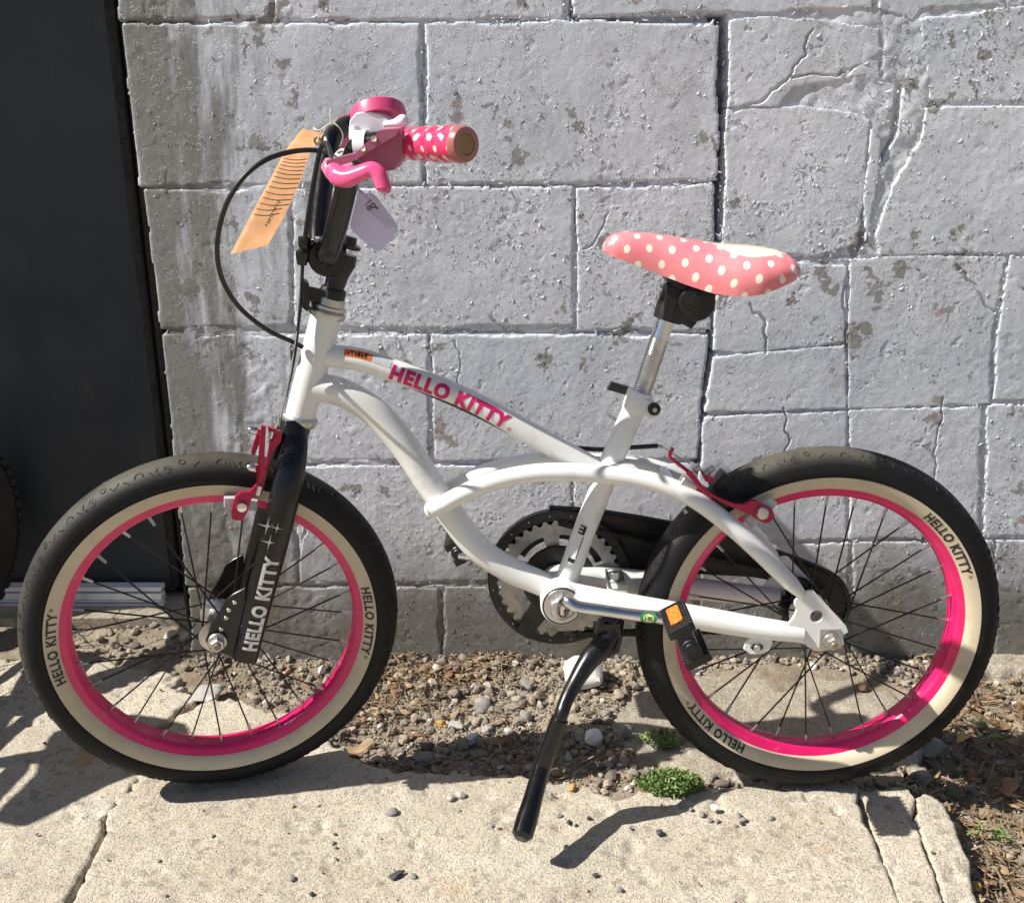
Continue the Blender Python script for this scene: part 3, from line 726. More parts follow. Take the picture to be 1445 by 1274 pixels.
def rand_rot(r):
    q = unit(r.normal(size=4)); a, b_, c, d = q
    return np.array([[1-2*(c*c+d*d), 2*(b_*c-a*d), 2*(b_*d+a*c)], [2*(b_*c+a*d), 1-2*(b_*b_+d*d), 2*(c*d-a*b_)], [2*(b_*d-a*c), 2*(c*d+a*b_), 1-2*(b_*b_+c*c)]])
def in_any(x, y, polys, m=0.0):
    return any(poly_dist(np.array([x]), np.array([y]), P)[0] > m for P in polys)
def scatter(region, n, smin, smax, power=2.2, seed=0, avoid=(), exag=0.35):
    """points inside a pixel polygon on the ground: (x, y, size)."""
    r = np.random.default_rng(seed); P = np.array([gnd(*q)[:2] for q in region]); out = []
    lo, hi = P.min(0), P.max(0)
    M = int(n*4)
    c = lo + r.random((M, 2))*(hi-lo); ok = poly_dist(c[:, 0], c[:, 1], P) > 0
    for A in avoid: ok &= ~(poly_dist(c[:, 0], c[:, 1], np.array(A)) > 0.006)
    c = c[ok][:n]; s_ = smin + (smax-smin)*r.random(len(c))**power
    return np.column_stack([c, s_])
SLABS = (P_LEFT, P_MAIN, P_STRIP, P_EDGE)
def heap(name, pts, mat, zfun, tints, seed, sink=0.3):
    r = np.random.default_rng(seed); VV = []; FF = []; TT = []; o = 0
    for (x, y, s_), t in zip(pts, tints):
        V, F = SHAPES[r.integers(len(SHAPES))]
        V = V@rand_rot(r).T if r.random() < 0.5 else V@np.array([[math.cos(t*40), -math.sin(t*40), 0], [math.sin(t*40), math.cos(t*40), 0], [0, 0, 1]]).T
        V = V*s_*0.5; z = zfun(x, y) - V[:, 2].min()*(1-sink*2*r.random())
        VV.append(V + np.array([x, y, z])); FF.append(F + o); TT.append(np.full(len(V), t)); o += len(V)
    P = np.vstack(VV); Fa = np.vstack(FF)
    me = bpy.data.meshes.new(name); me.vertices.add(len(P)); me.vertices.foreach_set('co', P.astype(np.float32).ravel())
    me.loops.add(Fa.size); me.loops.foreach_set('vertex_index', Fa.ravel().astype(np.int32))
    me.polygons.add(len(Fa)); me.polygons.foreach_set('loop_start', np.arange(0, Fa.size, 3, dtype=np.int32))
    me.polygons.foreach_set('use_smooth', np.ones(len(Fa), bool)); me.materials.append(MAT[mat])
    me.update(calc_edges=True); me.set_sharp_from_angle(angle=math.radians(19))
    at = me.attributes.new('tint', 'FLOAT', 'POINT'); at.data.foreach_set('value', np.concatenate(TT).astype(np.float32))
    ob = bpy.data.objects.new(name, me); COL.objects.link(ob); ob['kind'] = 'stuff'; return ob
dz = lambda x, y: float(dirt_h(np.array(x), np.array(y)))
R_MID = [(470, 930), (560, 905), (880, 908), (900, 960), (860, 1010), (905, 1075), (860, 1108), (700, 1094), (560, 1088), (470, 1040), (430, 985)]
R_FRONTW = [(262, 890), (330, 905), (560, 900), (520, 1000), (470, 1030), (420, 1000), (330, 975), (270, 940), (240, 905)]
R_BACKW = [(860, 905), (1320, 925), (1330, 975), (1220, 945), (1100, 928), (960, 945), (880, 965)]
R_RIGHT = [(1300, 955), (1560, 955), (1600, 1400), (1420, 1400), (1385, 1274), (1345, 1140), (1300, 1110), (1270, 1070), (1330, 1020)]
R_DOOR = [(60, 865), (300, 865), (330, 920), (250, 945), (120, 930), (60, 915)]
R_UNDER = [(860, 1060), (1010, 1085), (1280, 1075), (1290, 1110), (1000, 1102), (880, 1110)]
pts = np.vstack([scatter(R_MID, 2400, 0.003, 0.023, 3.8, 1, SLABS), scatter(R_FRONTW, 900, 0.003, 0.020, 4.4, 2, SLABS), scatter(R_BACKW, 900, 0.003, 0.017, 1.9, 3),
                 scatter(R_RIGHT, 1100, 0.003, 0.020, 3.4, 4, SLABS), scatter(R_DOOR, 260, 0.003, 0.022, 3.5, 5, SLABS), scatter(R_UNDER, 260, 0.003, 0.022, 2.5, 6, SLABS)])
apP = np.array(P_APRON)
def dz2(x, y):
    return max(dz(x, y), -0.012 if poly_dist(np.array([x]), np.array([y]), apP)[0] > 0.012 else -1)
heap('gravel', pts, 'gravel_stone', dz2, rng.random(len(pts)), 20, 0.34)
fines = np.vstack([scatter(R_MID, 8000, 0.0015, 0.0055, 1.2, 31, SLABS), scatter(R_RIGHT, 1200, 0.0015, 0.005, 1.2, 32, SLABS), scatter(R_FRONTW, 2400, 0.0015, 0.005, 1.2, 33, SLABS), scatter(R_BACKW, 900, 0.0015, 0.005, 1.2, 34)])
SH2 = SHAPES; ICO1 = ico(1); SHAPES = [(ICO1[0]*np.array([1, .8, .6]), ICO1[1]), (ICO1[0]*np.array([1, .7, .8]), ICO1[1])]
heap('grit', fines, 'gravel_stone', dz2, rng.random(len(fines)), 21, 0.2)
slabgrit = np.vstack([scatter([(100, 1280), (190, 1090), (480, 1090), (1000, 1110), (1290, 1120), (1370, 1280)], 70, 0.002, 0.006, 2.5, 35), scatter([(-10, 1280), (-10, 960), (250, 960), (190, 1080), (90, 1280)], 30, 0.002, 0.006, 2.5, 36), scatter(R_MID, 10, 0.002, 0.004, 1, 37)])
heap('grit', slabgrit, 'gravel_stone', lambda x, y: 0.0, rng.random(len(slabgrit))*0.5, 22, 0.1)
SHAPES = SH2

def stone(px, py, size, mat, label, cat='stone', group=None, ang=0.8, flat=0.6, z=None, yaw=None, name='stone', squash=(1, 0.8)):
    """px, py: where its middle touches the ground."""
    p = gnd(px, py, 0.0 if z is None else z); r = np.random.default_rng(int(px*7+py)); V, F = rock_shape(int(px+py*3), ang, 3)
    V = V/np.abs(V).max(0)*np.array([1.0, squash[1], flat]); a = r.uniform(0, 6.28) if yaw is None else yaw
    c, s_ = math.cos(a), math.sin(a); V = V@np.array([[c, s_, 0], [-s_, c, 0], [0, 0, 1]])
    zz_ = (dz2(p[0], p[1]) if z is None else z); V = V*size*0.5
    V = V + np.array([p[0], p[1], zz_ - V[:, 2].min()*0.75])
    gg = G(); gg.v = [tuple(q) for q in V]; gg.f = [tuple(q) for q in F]; gg.mi = [0]*len(F)
    return solo(name, gg, mat, (p[0], p[1], zz_), label, cat, group, angle=32)
stone(824, 966, 0.064, 'white_stone', 'large chalk-white rock behind the upper part of the kickstand', flat=0.85, yaw=2.6, z=-0.008)
stone(836, 1047, 0.029, 'white_stone', 'pale blue-white stone in the shadow beside the kickstand', z=-0.008, flat=0.8)
stone(884, 1040, 0.022, 'grey_stone', 'dark upright stone in shade between kickstand and rear tyre', z=-0.012, flat=1.1)
stone(743, 962, 0.025, 'grey_stone', 'grey angular stone left of the chalk-white rock', flat=0.7)
stone(620, 1004, 0.019, 'orange_stone', 'ochre yellow stone in the gravel under the chainring')
stone(762, 942, 0.012, 'orange_stone', 'tiny orange stone just left of the chalk-white rock')
stone(808, 1113, 0.013, 'orange_stone', 'small orange pebble on the slab edge beside the kickstand foot', z=0)
stone(666, 1028, 0.024, 'white_stone', 'whitish bone-shaped stone lying beside the wood chip', ang=0.4, squash=(1, .5))
stone(683, 985, 0.030, 'grey_stone', 'rough grey lump in the middle of the gravel strip', ang=0.4, flat=0.8)
stone(741, 1000, 0.024, 'grey_stone', 'grey pitted stone touching the kickstand from the left', ang=0.4, flat=0.8)
stone(688, 1016, 0.020, 'pale_stone', 'grey-beige rounded stone above the wood chip', ang=0.3)
stone(718, 1017, 0.016, 'pale_stone', 'smooth oval cream pebble just right of the wood chip', ang=0.1)
stone(645, 1012, 0.026, 'pale_stone', 'broad pale stone between the ochre stone and the wood chip')
stone(600, 1050, 0.034, 'grey_stone', 'flat grey stone inside the front wheel shadow band', flat=0.4)
stone(450, 895, 0.062, 'pale_stone', 'big beige rock at the wall foot behind the front tyre', ang=0.6, flat=0.7, z=-0.004)
stone(295, 985, 0.055, 'pale_stone', 'flat grey concrete fragment under the front hub', flat=0.35, z=-0.006)
stone(378, 922, 0.022, 'grey_stone', 'round grey-green pebble below the fork end', ang=0.2)
stone(455, 940, 0.020, 'white_stone', 'upright white chip by the inner edge of the front rim', ang=0.6, flat=1.0, squash=(1, .5))
stone(405, 940, 0.014, 'pink_stone', 'rust red pebble framed by the front spokes')
stone(240, 893, 0.026, 'pale_stone', 'grey stone near the corner of the dark door')
stone(262, 902, 0.030, 'pale_stone', 'knobbly beige stone at the wall corner by the door')
stone(1203, 897, 0.036, 'pink_stone', 'flat salmon pink stone at the wall foot behind the rear axle', flat=0.5, z=-0.004)
stone(1148, 944, 0.014, 'white_stone', 'round white pebble below the rear axle on bare concrete', ang=0.15, flat=0.9, z=-0.010)
stone(1216, 973, 0.020, 'wood_chip', 'small brown stone on the concrete inside the rear wheel', z=-0.012, ang=0.3)
stone(1300, 1062, 0.060, 'grey_stone', 'big grey broken rock under the right side of the rear tyre', flat=0.7, z=-0.03)
stone(1262, 1078, 0.045, 'grey_stone', 'shaded grey rock wedged beneath the rear tyre', flat=0.7, z=-0.028)
stone(1392, 1035, 0.030, 'pink_stone', 'flat pinkish stone in the leaf litter right of the rear tyre', flat=0.55)
stone(1433, 977, 0.013, 'white_stone', 'bright white pebble near the wall footing', ang=0.15)
stone(1385, 1003, 0.018, 'white_stone', 'white chip lying in the litter above the pinkish stone', ang=0.6)
stone(1380, 1228, 0.018, 'orange_stone', 'orange-brown stone beside the broken pavement edge', ang=0.3)
stone(636, 1128, 0.013, 'pale_stone', 'oval beige pebble on the slab just past the wheel shadow', ang=0.1, z=0)
stone(650, 1124, 0.014, 'pale_stone', 'beige pebble partly in the shadow edge on the slab', ang=0.1, z=0)
stone(553, 1149, 0.017, 'grey_stone', 'dark round stone alone on the slab between front wheel and kickstand', ang=0.2, z=0)
stone(560, 1237, 0.022, 'slate_dark', 'slim dark slate chip lying flat near the bottom of the slab', flat=0.35, z=0, yaw=0.5, squash=(1, .4))
stone(583, 1238, 0.010, 'grey_stone', 'small rounded stone right next to the dark slate chip', ang=0.2, z=0)
stone(1009, 1117, 0.012, 'pale_stone', 'small blue-grey pebble beside the green tuft on the slab', z=0)
stone(1008, 1141, 0.012, 'white_stone', 'tiny white stone in front of the green tuft', z=0, ang=0.6)
stone(931, 1176, 0.011, 'slate_dark', 'small black stone just right of the kickstand shadow', z=0)
stone(799, 1198, 0.010, 'pale_stone', 'round pebble touching the tip of the kickstand shadow', z=0, ang=0.2)
for q in [(975, 1143), (991, 1151), (1001, 1158), (1012, 1159), (1048, 1158), (1043, 1152), (1047, 1163), (1038, 1166), (1088, 1156), (790, 1152), (803, 1161), (831, 1155), (813, 1165), (648, 1145), (694, 1167), (705, 1171), (840, 1236), (875, 1256), (470, 1190), (412, 1240), (440, 1262), (300, 1180)]:
    stone(q[0], q[1], 0.006 + 0.004*random.random(), random.choice(['grey_stone', 'slate_dark', 'grey_stone']), 'tiny dark pebble scattered on the sunlit concrete slab', group='tiny dark pebbles on the slab', z=0, ang=0.5, name='pebble', cat='pebble')

# wood chips, twigs and leaves
def chip(px, py, L, wd, yaw, label, mat='wood_chip', z=None, th=0.004):
    p = gnd(px, py, 0 if z is None else z); zz_ = dz2(p[0], p[1]) if z is None else z
    ex = np.array([math.cos(yaw), math.sin(yaw), 0.05]); ey = np.cross([0, 0, 1.], ex)
    c = np.array([p[0], p[1], zz_+0.006]); gg = G(); n = 9; P = []; R = []
    for i in range(n):
        t = i/(n-1); P.append(c + unit(ex)*(t-0.5)*L + unit(ey)*0.002*math.sin(t*9) + np.array([0, 0, 0.003*math.sin(t*5+px)])); R.append(wd*0.5*(0.35+0.65*math.sin(math.pi*min(max(t, 0.08), 0.94))**0.6)*(0.85+0.3*random.random()))
    gg.tube(P, R, 7, flat=0.4, axis=(0, 0, 1))
    return solo('wood_chip', gg, mat, c, label, 'wood chip', angle=30)
chip(707, 1034, 0.050, 0.012, 0.30, 'long brown wood chip lying in front of the gravel')
chip(633, 948, 0.030, 0.013, 1.3, 'brown bark piece upright in the gravel behind the front tyre')
chip(590, 1019, 0.034, 0.006, 0.05, 'thin dark stick on the gravel near the front tyre')
chip(505, 1042, 0.045, 0.028, 0.5, 'broad tan bark flake beside the front tyre', 'bark_tan')
chip(812, 985, 0.030, 0.004, 1.45, 'thin reddish twig between chalk-white rock and rear tyre', z=-0.012)
chip(428, 955, 0.045, 0.004, -1.0, 'thin reddish stem on the dirt inside the front wheel')
def litter(name, region, n, seed, smin, smax, avoid=SLABS, mat='litter', zoff=0.004):
    r = np.random.default_rng(seed); P = scatter(region, n, smin, smax, 1.8, seed, avoid); gg = G(); tint = []
    for x, y, s_ in P:
        z = dz2(x, y) + zoff + r.random()*0.008; kind = r.random(); a = r.uniform(0, 6.28); t = r.random()
        ex = unit([math.cos(a), math.sin(a), r.normal()*0.35]); ey = unit(np.cross([0, 0, 1], ex) + np.array([0, 0, r.normal()*0.5])); c = np.array([x, y, z]); nn = np.cross(ex, ey)
        if kind < 0.45:
            wd = s_*r.uniform(0.25, 0.5); cu = s_*r.uniform(-0.3, 0.3)
            vs = [c - ex*s_, c - ex*s_*.35 + ey*wd + nn*cu*.5, c + ex*s_*.4 + ey*wd*.8 + nn*cu*.6, c + ex*s_ + nn*cu*.2, c + ex*s_*.4 - ey*wd*.8 + nn*cu*.4, c - ex*s_*.35 - ey*wd + nn*cu*.3, c + nn*(-cu*.3)]
            gg.add(vs, [(0, 6, 1), (1, 6, 2), (2, 6, 3), (3, 6, 4), (4, 6, 5), (5, 6, 0)]); tint += [t]*7
        else:
            L = s_*r.uniform(1.2, 2.6); rr = s_*r.uniform(0.05, 0.14); pts_ = [c - ex*L, c + ey*L*0.12, c + ex*L]
            k0 = len(gg.v); gg.tube(pts_, [rr, rr, rr*.6], 4, cap=False); tint += [t]*(len(gg.v)-k0)
    gg.tint = tint; o = solo(name, gg, mat, (0, 0, 0), kind='stuff', smooth=False); return o
litter('leaf_litter', R_RIGHT, 1900, 41, 0.003, 0.013)
litter('leaf_litter', [(470, 915), (620, 900), (760, 908), (700, 950), (560, 1000), (500, 1010)], 1100, 42, 0.003, 0.010)
litter('leaf_litter', R_MID, 800, 43, 0.002, 0.008)
litter('leaf_litter', R_FRONTW, 140, 44, 0.002, 0.008)
litter('leaf_litter', [(1280, 920), (1445, 935), (1445, 965), (1300, 965)], 160, 45, 0.003, 0.009)
litter('leaf_litter', R_BACKW, 110, 46, 0.002, 0.008)
def leaf(px, py, L, wd, yaw, mat, label):
    p = gnd(px, py, -0.03); z = dz2(p[0], p[1])+0.010; ex = unit([math.cos(yaw), math.sin(yaw), 0.15]); ey = unit(np.cross([0, 0, 1], ex)); gg = G(); vs = []
    n = 9
    for i in range(n):
        t = i/(n-1); hw = wd*0.5*math.sin(math.pi*t)**0.7 + 1e-4; c = np.array([p[0], p[1], z]) + ex*(t-.5)*L + np.array([0, 0, 0.006*math.sin(3*t)])
        vs += [c - ey*hw + np.array([0, 0, .25*hw]), c, c + ey*hw + np.array([0, 0, .25*hw])]
    fs = [(3*i+k, 3*i+k+1, 3*i+k+4, 3*i+k+3) for i in range(n-1) for k in (0, 1)]
    gg.add(vs, fs); return solo('leaf', gg, mat, (p[0], p[1], z), label, 'leaf')
simple('leaf_fresh', (0.10, 0.20, 0.04), 0.5, var=0.2); simple('leaf_yellow', (0.38, 0.29, 0.10), 0.6, var=0.25); simple('leaf_dark', (0.045, 0.075, 0.03), 0.5, var=0.3); simple('leaf_brown', (0.24, 0.13, 0.06), 0.7, var=0.3)
leaf(1402, 1051, 0.022, 0.010, -0.3, 'leaf_fresh', 'small bright green leaf on the litter below the pinkish stone')
leaf(1358, 1050, 0.024, 0.014, 0.5, 'leaf_yellow', 'curled yellow leaf beside the rear tyre')
leaf(1376, 1032, 0.032, 0.012, -0.7, 'leaf_dark', 'dark green leaf leaning against the pinkish stone')
leaf(1382, 1062, 0.030, 0.020, -1.0, 'leaf_dark', 'dark grey-green leaf below the yellow leaf')
leaf(560, 930, 0.034, 0.014, 0.4, 'leaf_yellow', 'dry tan leaf on the gravel at the wall foot')
leaf(1345, 1118, 0.034, 0.014, 1.2, 'leaf_dark', 'shaded dark leaf at the corner of the pavement edge')
leaf(1425, 1110, 0.040, 0.020, 0.9, 'leaf_brown', 'brown leaf in the shade at the right border of the litter')
# plants
def tuft(px, py, rad, ht, n, label, mat='leaf_green', blade=0.009, z=0.0, straw=False):
    p = gnd(px, py, z); r = np.random.default_rng(int(px)); gg = G(); tint = []
    for i in range(n):
        a = r.uniform(0, 6.28); q = math.sqrt(r.random()); base = np.array([p[0] + math.cos(a)*q*rad*0.8, p[1] + math.sin(a)*q*rad*0.42, z-0.002])
        up_ = unit([math.cos(a)*q*(0.9 if not straw else 0.5) + r.normal()*.25, math.sin(a)*q*0.7 + r.normal()*.25, 1.0]); L = ht*(1.05-0.55*q)*r.uniform(0.6, 1.1)
        if straw:
            bend = unit(r.normal(size=3))*L*0.35; bend[2] = -abs(bend[2])*0.6; k0 = len(gg.v)
            gg.tube([base, base+up_*L*0.6, base+up_*L+bend], [0.0009, 0.0007, 0.0004], 4, cap=False); tint += [r.random()]*(len(gg.v)-k0); continue
        tip = base + up_*L; t = np.clip(0.25 + 0.6*r.random(), 0, 1)
        m = 5
        for k in range(m):                                 # feathery leaflets up each stem
            c = base + (tip-base)*(0.35+0.65*k/(m-1)); d = unit(r.normal(size=3) + up_*0.8); s_ = unit(np.cross(d, r.normal(size=3)))*blade*0.10; l_ = d*blade*r.uniform(0.5, 1.0)
            gg.add([c-s_, c+s_, c+l_*0.6+s_*1.1, c+l_, c+l_*0.6-s_*1.1], [(0, 1, 2, 3, 4)]); tint += [float(np.clip(t+r.normal()*.12, 0, 1))]*5
    gg.tint = tint
    return solo('straw_tuft' if straw else 'plant', gg, mat, (p[0], p[1], z), label, 'grass' if straw else 'plant', smooth=False)
tuft(946, 1108, 0.046, 0.018, 620, 'low bright green feathery tuft growing at the slab edge in sunlight')
tuft(938, 1046, 0.034, 0.018, 90, 'straggly green weed half shaded by the rear tyre', z=-0.012)
tuft(690, 905, 0.022, 0.045, 16, 'dry straw tuft at the foot of the wall behind the chainring', 'dry_straw', z=-0.004, straw=True)
tuft(1395, 1188, 0.026, 0.032, 14, 'thin green seedling clump in the litter at the right', z=-0.035, blade=0.010)
tuft(425, 905, 0.030, 0.050, 14, 'thin dry stalks at the wall foot behind the front wheel', 'dry_straw', z=-0.004, straw=True)
tuft(265, 928, 0.030, 0.030, 12, 'wisps of dry grass on the dirt under the front hub', 'dry_straw', z=-0.008, straw=True)

# ------------------------------------------------------------------ the dark door with its threshold
DY = 1.60
door = thing('garage_door', 'dark grey flat metal door with black edge seal beside the wall', 'door', (-1.1, DY, 0))
def door_x(px, py): return at_y(px, py, DY)[0]
dxr = -0.598
X, Z = np.meshgrid(np.linspace(-2.2, dxr, 60), np.linspace(0.022, 1.9, 70))
e = np.minimum(dxr - X, Z - 0.022)
dd = fbm(X, Z, 2.2, 2, 130)*0.006 - np.where(e < 0.02, 0.0, 0)
grid_object('door_panel', X, Z, lambda a, c: np.stack([a, DY - 0.004 - dd, c], -1), 'door_panel_grey', parent=door, loc=np.array([-1.1, DY, 0.]))
g = G(); g.box(((-2.2+dxr)/2, DY+0.018, 0.96), BX, (0, 1, 0), (0, 0, 1), (dxr+2.2)/2-0.0005, 0.016, 0.938, bv=0.003)
part('door_core', g, 'door_panel_grey', door)
g = G(); g.tube([(dxr+0.002, DY+0.002, 0.03), (dxr+0.002, DY+0.002, 1.9)], 0.009, 10)
g.tube([(dxr+0.020, DY+0.004, 0.012), (dxr+0.021, DY+0.004, 1.9)], 0.007, 10); part('edge_seal', g, 'rubber_seal', door)
g = G(); g.box((-0.571, DY+0.08, 0.95), BX, (0, 1, 0), (0, 0, 1), 0.089, 0.04, 0.97); part('door_frame', g, 'rubber_seal', door)
g = G()
tx1 = at_y(231, 858, 1.565)[0]; tz = at_y(120, 858, 1.565)[2]
zt = at_y(120, 824, 1.578)[2]
for i, (a, c) in enumerate([(0.0, 0.22), (0.29, 0.38), (0.44, 0.72), (0.80, 1.0)]):
    zc = tz + (zt-tz)*(a+c)/2; hz = (zt-tz)*(c-a)/2
    g.box(((-2.2+tx1)/2, 1.572 + (0.003 if i % 2 else 0), zc), BX, (0, 1, 0), (0, 0, 1), (tx1+2.2)/2, 0.010, hz, bv=0.0015)
g.box(((-2.2+tx1)/2, 1.578, (tz+zt)/2), BX, (0, 1, 0), (0, 0, 1), (tx1+2.2)/2-0.001, 0.004, (zt-tz)/2-0.001, mi=1)
part('threshold', g, ['aluminium', 'rubber_seal'], door)
g = G(); g.box((-1.45, 1.565, 0.0), BX, (0, 1, 0), (0, 0, 1), 0.94, 0.05, 0.010); part('sill', g, 'broken_concrete', door)
g = G(); g.box((-2.0, (WALL_Y+DY)/2+0.01, 0.95), BX, (0, 1, 0), (0, 0, 1), 0.62, 0.10, 0.98, bv=0.004); part('door_jamb', g, 'painted_block', door)

# ------------------------------------------------------------------ lettering
def text_tris(s, height, bold=0.0, spacing=1.0, cell=None):
    c = bpy.data.curves.new('lettering', 'FONT'); c.body = s; c.size = 1.0; c.offset = bold; c.space_character = spacing; c.resolution_u = 4
    o = bpy.data.objects.new('lettering', c); COL.objects.link(o)
    dg = bpy.context.evaluated_depsgraph_get(); m = o.evaluated_get(dg).to_mesh()
    bm = bmesh.new(); bm.from_mesh(m); o.evaluated_get(dg).to_mesh_clear(); bpy.data.objects.remove(o); bpy.data.curves.remove(c)
    bmesh.ops.triangulate(bm, faces=bm.faces)
    for k in range(3):
        long_ = [e_ for e_ in bm.edges if e_.calc_length() > (cell or 0.16)]
        if not long_: break
        bmesh.ops.subdivide_edges(bm, edges=long_, cuts=1); bmesh.ops.triangulate(bm, faces=bm.faces)
    bm.verts.ensure_lookup_table()
    V = np.array([v.co[:2] for v in bm.verts]); F = [tuple(v.index for v in f.verts) for f in bm.faces]; bm.free()
    cap_h = 0.69; V = V/cap_h*height; V[:, 0] -= (V[:, 0].min()+V[:, 0].max())/2; V[:, 1] -= height/2
    return V, F

# ------------------------------------------------------------------ wheels
R_T = 0.222
TYRE = [(0.1915, 0.0252), (0.1922, 0.0258), (0.1930, 0.0252), (0.1945, 0.0259), (0.1990, 0.0260), (0.2060, 0.0246), (0.2125, 0.0210), (0.2175, 0.0148), (0.2208, 0.0076), (0.2220, 0.0)]
WWALL = [(0.1745, 0.0150), (0.1775, 0.0195), (0.1840, 0.0232), (0.1900, 0.0249), (0.1915, 0.0252)]
def prof_at(t, prof):
    P = np.array(prof); L = np.concatenate([[0], np.cumsum(np.hypot(*np.diff(P, axis=0).T))]); t = np.clip(t, 0, 1)*L[-1]
    return np.interp(t, L, P[:, 0]), np.interp(t, L, P[:, 1])
def wheel(bike, c, ax, spin, words, side_black=0.0, nsp=28, hubr=0.021, rear=False):
    ax = unit(ax); e1 = unit(BX - ax*np.dot(BX, ax)); e2 = np.cross(e1, ax); e2 = e2 if e2[2] > 0 else -e2
    wl = bpy.data.objects.new('wheel', None); COL.objects.link(wl); wl.parent = bike; ROOT_LOC[wl.name] = ROOT_LOC[bike.name]
    def pt(r, a, h): return c + (e1*math.cos(a) + e2*math.sin(a))*r + ax*h
    full = TYRE + [(r, -h) for r, h in TYRE[::-1][1:]]
    g = G(); g.lathe(full + [(0.186, -0.018), (0.186, 0.018)], c, ax, 160, closed=True, ref=e1)
    rad = np.array([np.linalg.norm((np.array(v)-c) - ax*np.dot(np.array(v)-c, ax)) for v in g.v])
    ang = np.array([math.atan2(np.dot(np.array(v)-c, e2), np.dot(np.array(v)-c, e1)) for v in g.v])
    tn = np.clip((rad-0.2095)/0.008, 0, 1)*(0.75+0.25*np.sin(ang*1.0+1.0))
    if rear: tn *= np.where((np.degrees(ang) > 78) & (np.degrees(ang) < 150), 1.15, 0.06)
    else: tn *= np.where((np.degrees(ang) > 70) | (np.degrees(ang) < -150), 0.95, 0.06)
    g.tint = np.clip(tn, 0, 1); part('tyre', g, 'tyre_rubber', wl, angle=60)
    g = G()
    for sgn in (1, -1): g.lathe([(r, h*sgn) for r, h in WWALL], c, ax, 160, ref=e1)
    g.f = [f for f in g.f if len(f) == 4]; g.mi = [0]*len(g.f)
    part('whitewall', g, 'whitewall_rubber', wl, angle=60)
    rim = [(0.1765, 0.0160), (0.1757, 0.0170), (0.1742, 0.0160), (0.1690, 0.0150), (0.1655, 0.0120), (0.1646, 0.0060), (0.1643, 0.0)]
    rim = rim + [(r, -h) for r, h in rim[::-1][1:]]
    g = G(); g.lathe(rim + [(0.172, -0.012), (0.172, 0.012)], c, ax, 160, closed=True, ref=e1); part('rim', g, 'pink_rim', wl, angle=50)
    # tread: raised bars, rings and half rounds on both shoulders
    g = G(); tint = []
    def sp(a, t, sgn):
        r, h = prof_at(t, TYRE[4:]); return c + (e1*math.cos(a)+e2*math.sin(a))*(r-0.0002) + ax*h*sgn
    nmot = 15
    for sgn in (1, -1):
        for k in range(nmot):
            a0 = 2*math.pi*k/nmot + spin
            def loop(da, t0, ra, rt, n=9, arc=1.0):
                return [sp(a0+da+ra*math.cos(2*math.pi*arc*i/(n-1)), t0+rt*math.sin(2*math.pi*arc*i/(n-1)), sgn) for i in range(n)]
            k0 = len(g.v)
            g.tube(loop(0.0, 0.50, 0.020, 0.115), 0.0009, 5)
            g.tube(loop(0.0, 0.50, 0.007, 0.04, 7), 0.0009, 5)
            g.tube([sp(a0+0.045, 0.38, sgn), sp(a0+0.060, 0.52, sgn), sp(a0+0.045, 0.62, sgn)], 0.0010, 5)
            g.tube([sp(a0+0.075, 0.40, sgn), sp(a0+0.095, 0.56, sgn)], 0.0010, 5)
            g.tube(loop(0.150, 0.50, 0.022, 0.14, 8, 0.5)[::-1] + [sp(a0+0.172, 0.50, sgn)], 0.0011, 5)
            g.tube([sp(a0+0.205, 0.42, sgn), sp(a0+0.232, 0.55, sgn)], 0.0010, 5)
            g.tube([sp(a0+0.255, 0.60, sgn), sp(a0+0.290, 0.44, sgn), sp(a0+0.310, 0.60, sgn)], 0.0009, 5)
            g.tube(loop(0.345, 0.66, 0.016, 0.09), 0.0011, 5)
            aa = math.degrees(math.atan2(math.sin(a0), math.cos(a0)))
            on = ((78 < aa < 150) if rear else (aa > 60 or aa < -150))
            tint += [0.45 if on else 0.03]*(len(g.v)-k0)
    g.tint = tint; part('tread', g, 'tyre_rubber', wl, kind='stuff')
    # side wall lettering, running clockwise with the letter tops outward, on the side the viewer sees
    V, F = text_tris('HELLO KITTY', 0.0096, 0.036, 1.14)
    V2, F2 = text_tris('\u00ae', 0.0040, 0.0)
    for w_deg in words:
        g = G()
        for VV, FF, sh in ((V, F, 0.0), (V2, F2, V[:, 0].max()+0.004)):
            vs = []
            for x, y in VV:
                rr = 0.1832 + y + (0.002 if sh else 0); a = math.radians(w_deg) - (x+sh)/0.1832
                hh = np.interp(rr, [p[0] for p in WWALL], [p[1] for p in WWALL])+0.0005
                vs.append(pt(rr, a, -hh))
            g.add(vs, FF)
        part('lettering', g, 'decal_black', wl, smooth=False)
    # hub and spokes
    g = G(); g.lathe([(hubr*.5, -0.036), (hubr*.55, -0.030), (hubr, -0.029), (hubr, -0.026), (hubr*.6, -0.022), (hubr*.55, 0), (hubr*.6, 0.022), (hubr, 0.026), (hubr, 0.029), (hubr*.55, 0.030), (hubr*.5, 0.036)], c, ax, 28)
    g.cyl(c - ax*0.060, c + ax*0.060, 0.0048, 12)
    part('hub', g, 'zinc' if not rear else 'zinc', wl)
    for k in range(nsp):
        a = 2*math.pi*(k+0.5)/nsp + spin; s_ = 1 if k % 2 else -1; tw = math.radians(62)*(1 if (k//2) % 2 else -1)
        p0 = pt(hubr*0.88, a+tw, 0.0275*s_); p1 = pt(0.1655, a, 0.004*s_); d = p1-p0
        g = G(); g.tube([p0, p0+d*0.5, p1-d*0.09], 0.00105, 6, 0); g.tube([p1-unit(d)*0.014, p1], [0.0016, 0.0021], 6, 1)
        part('spoke', g, ['spoke_black', 'zinc'], wl)
    return wl, pt

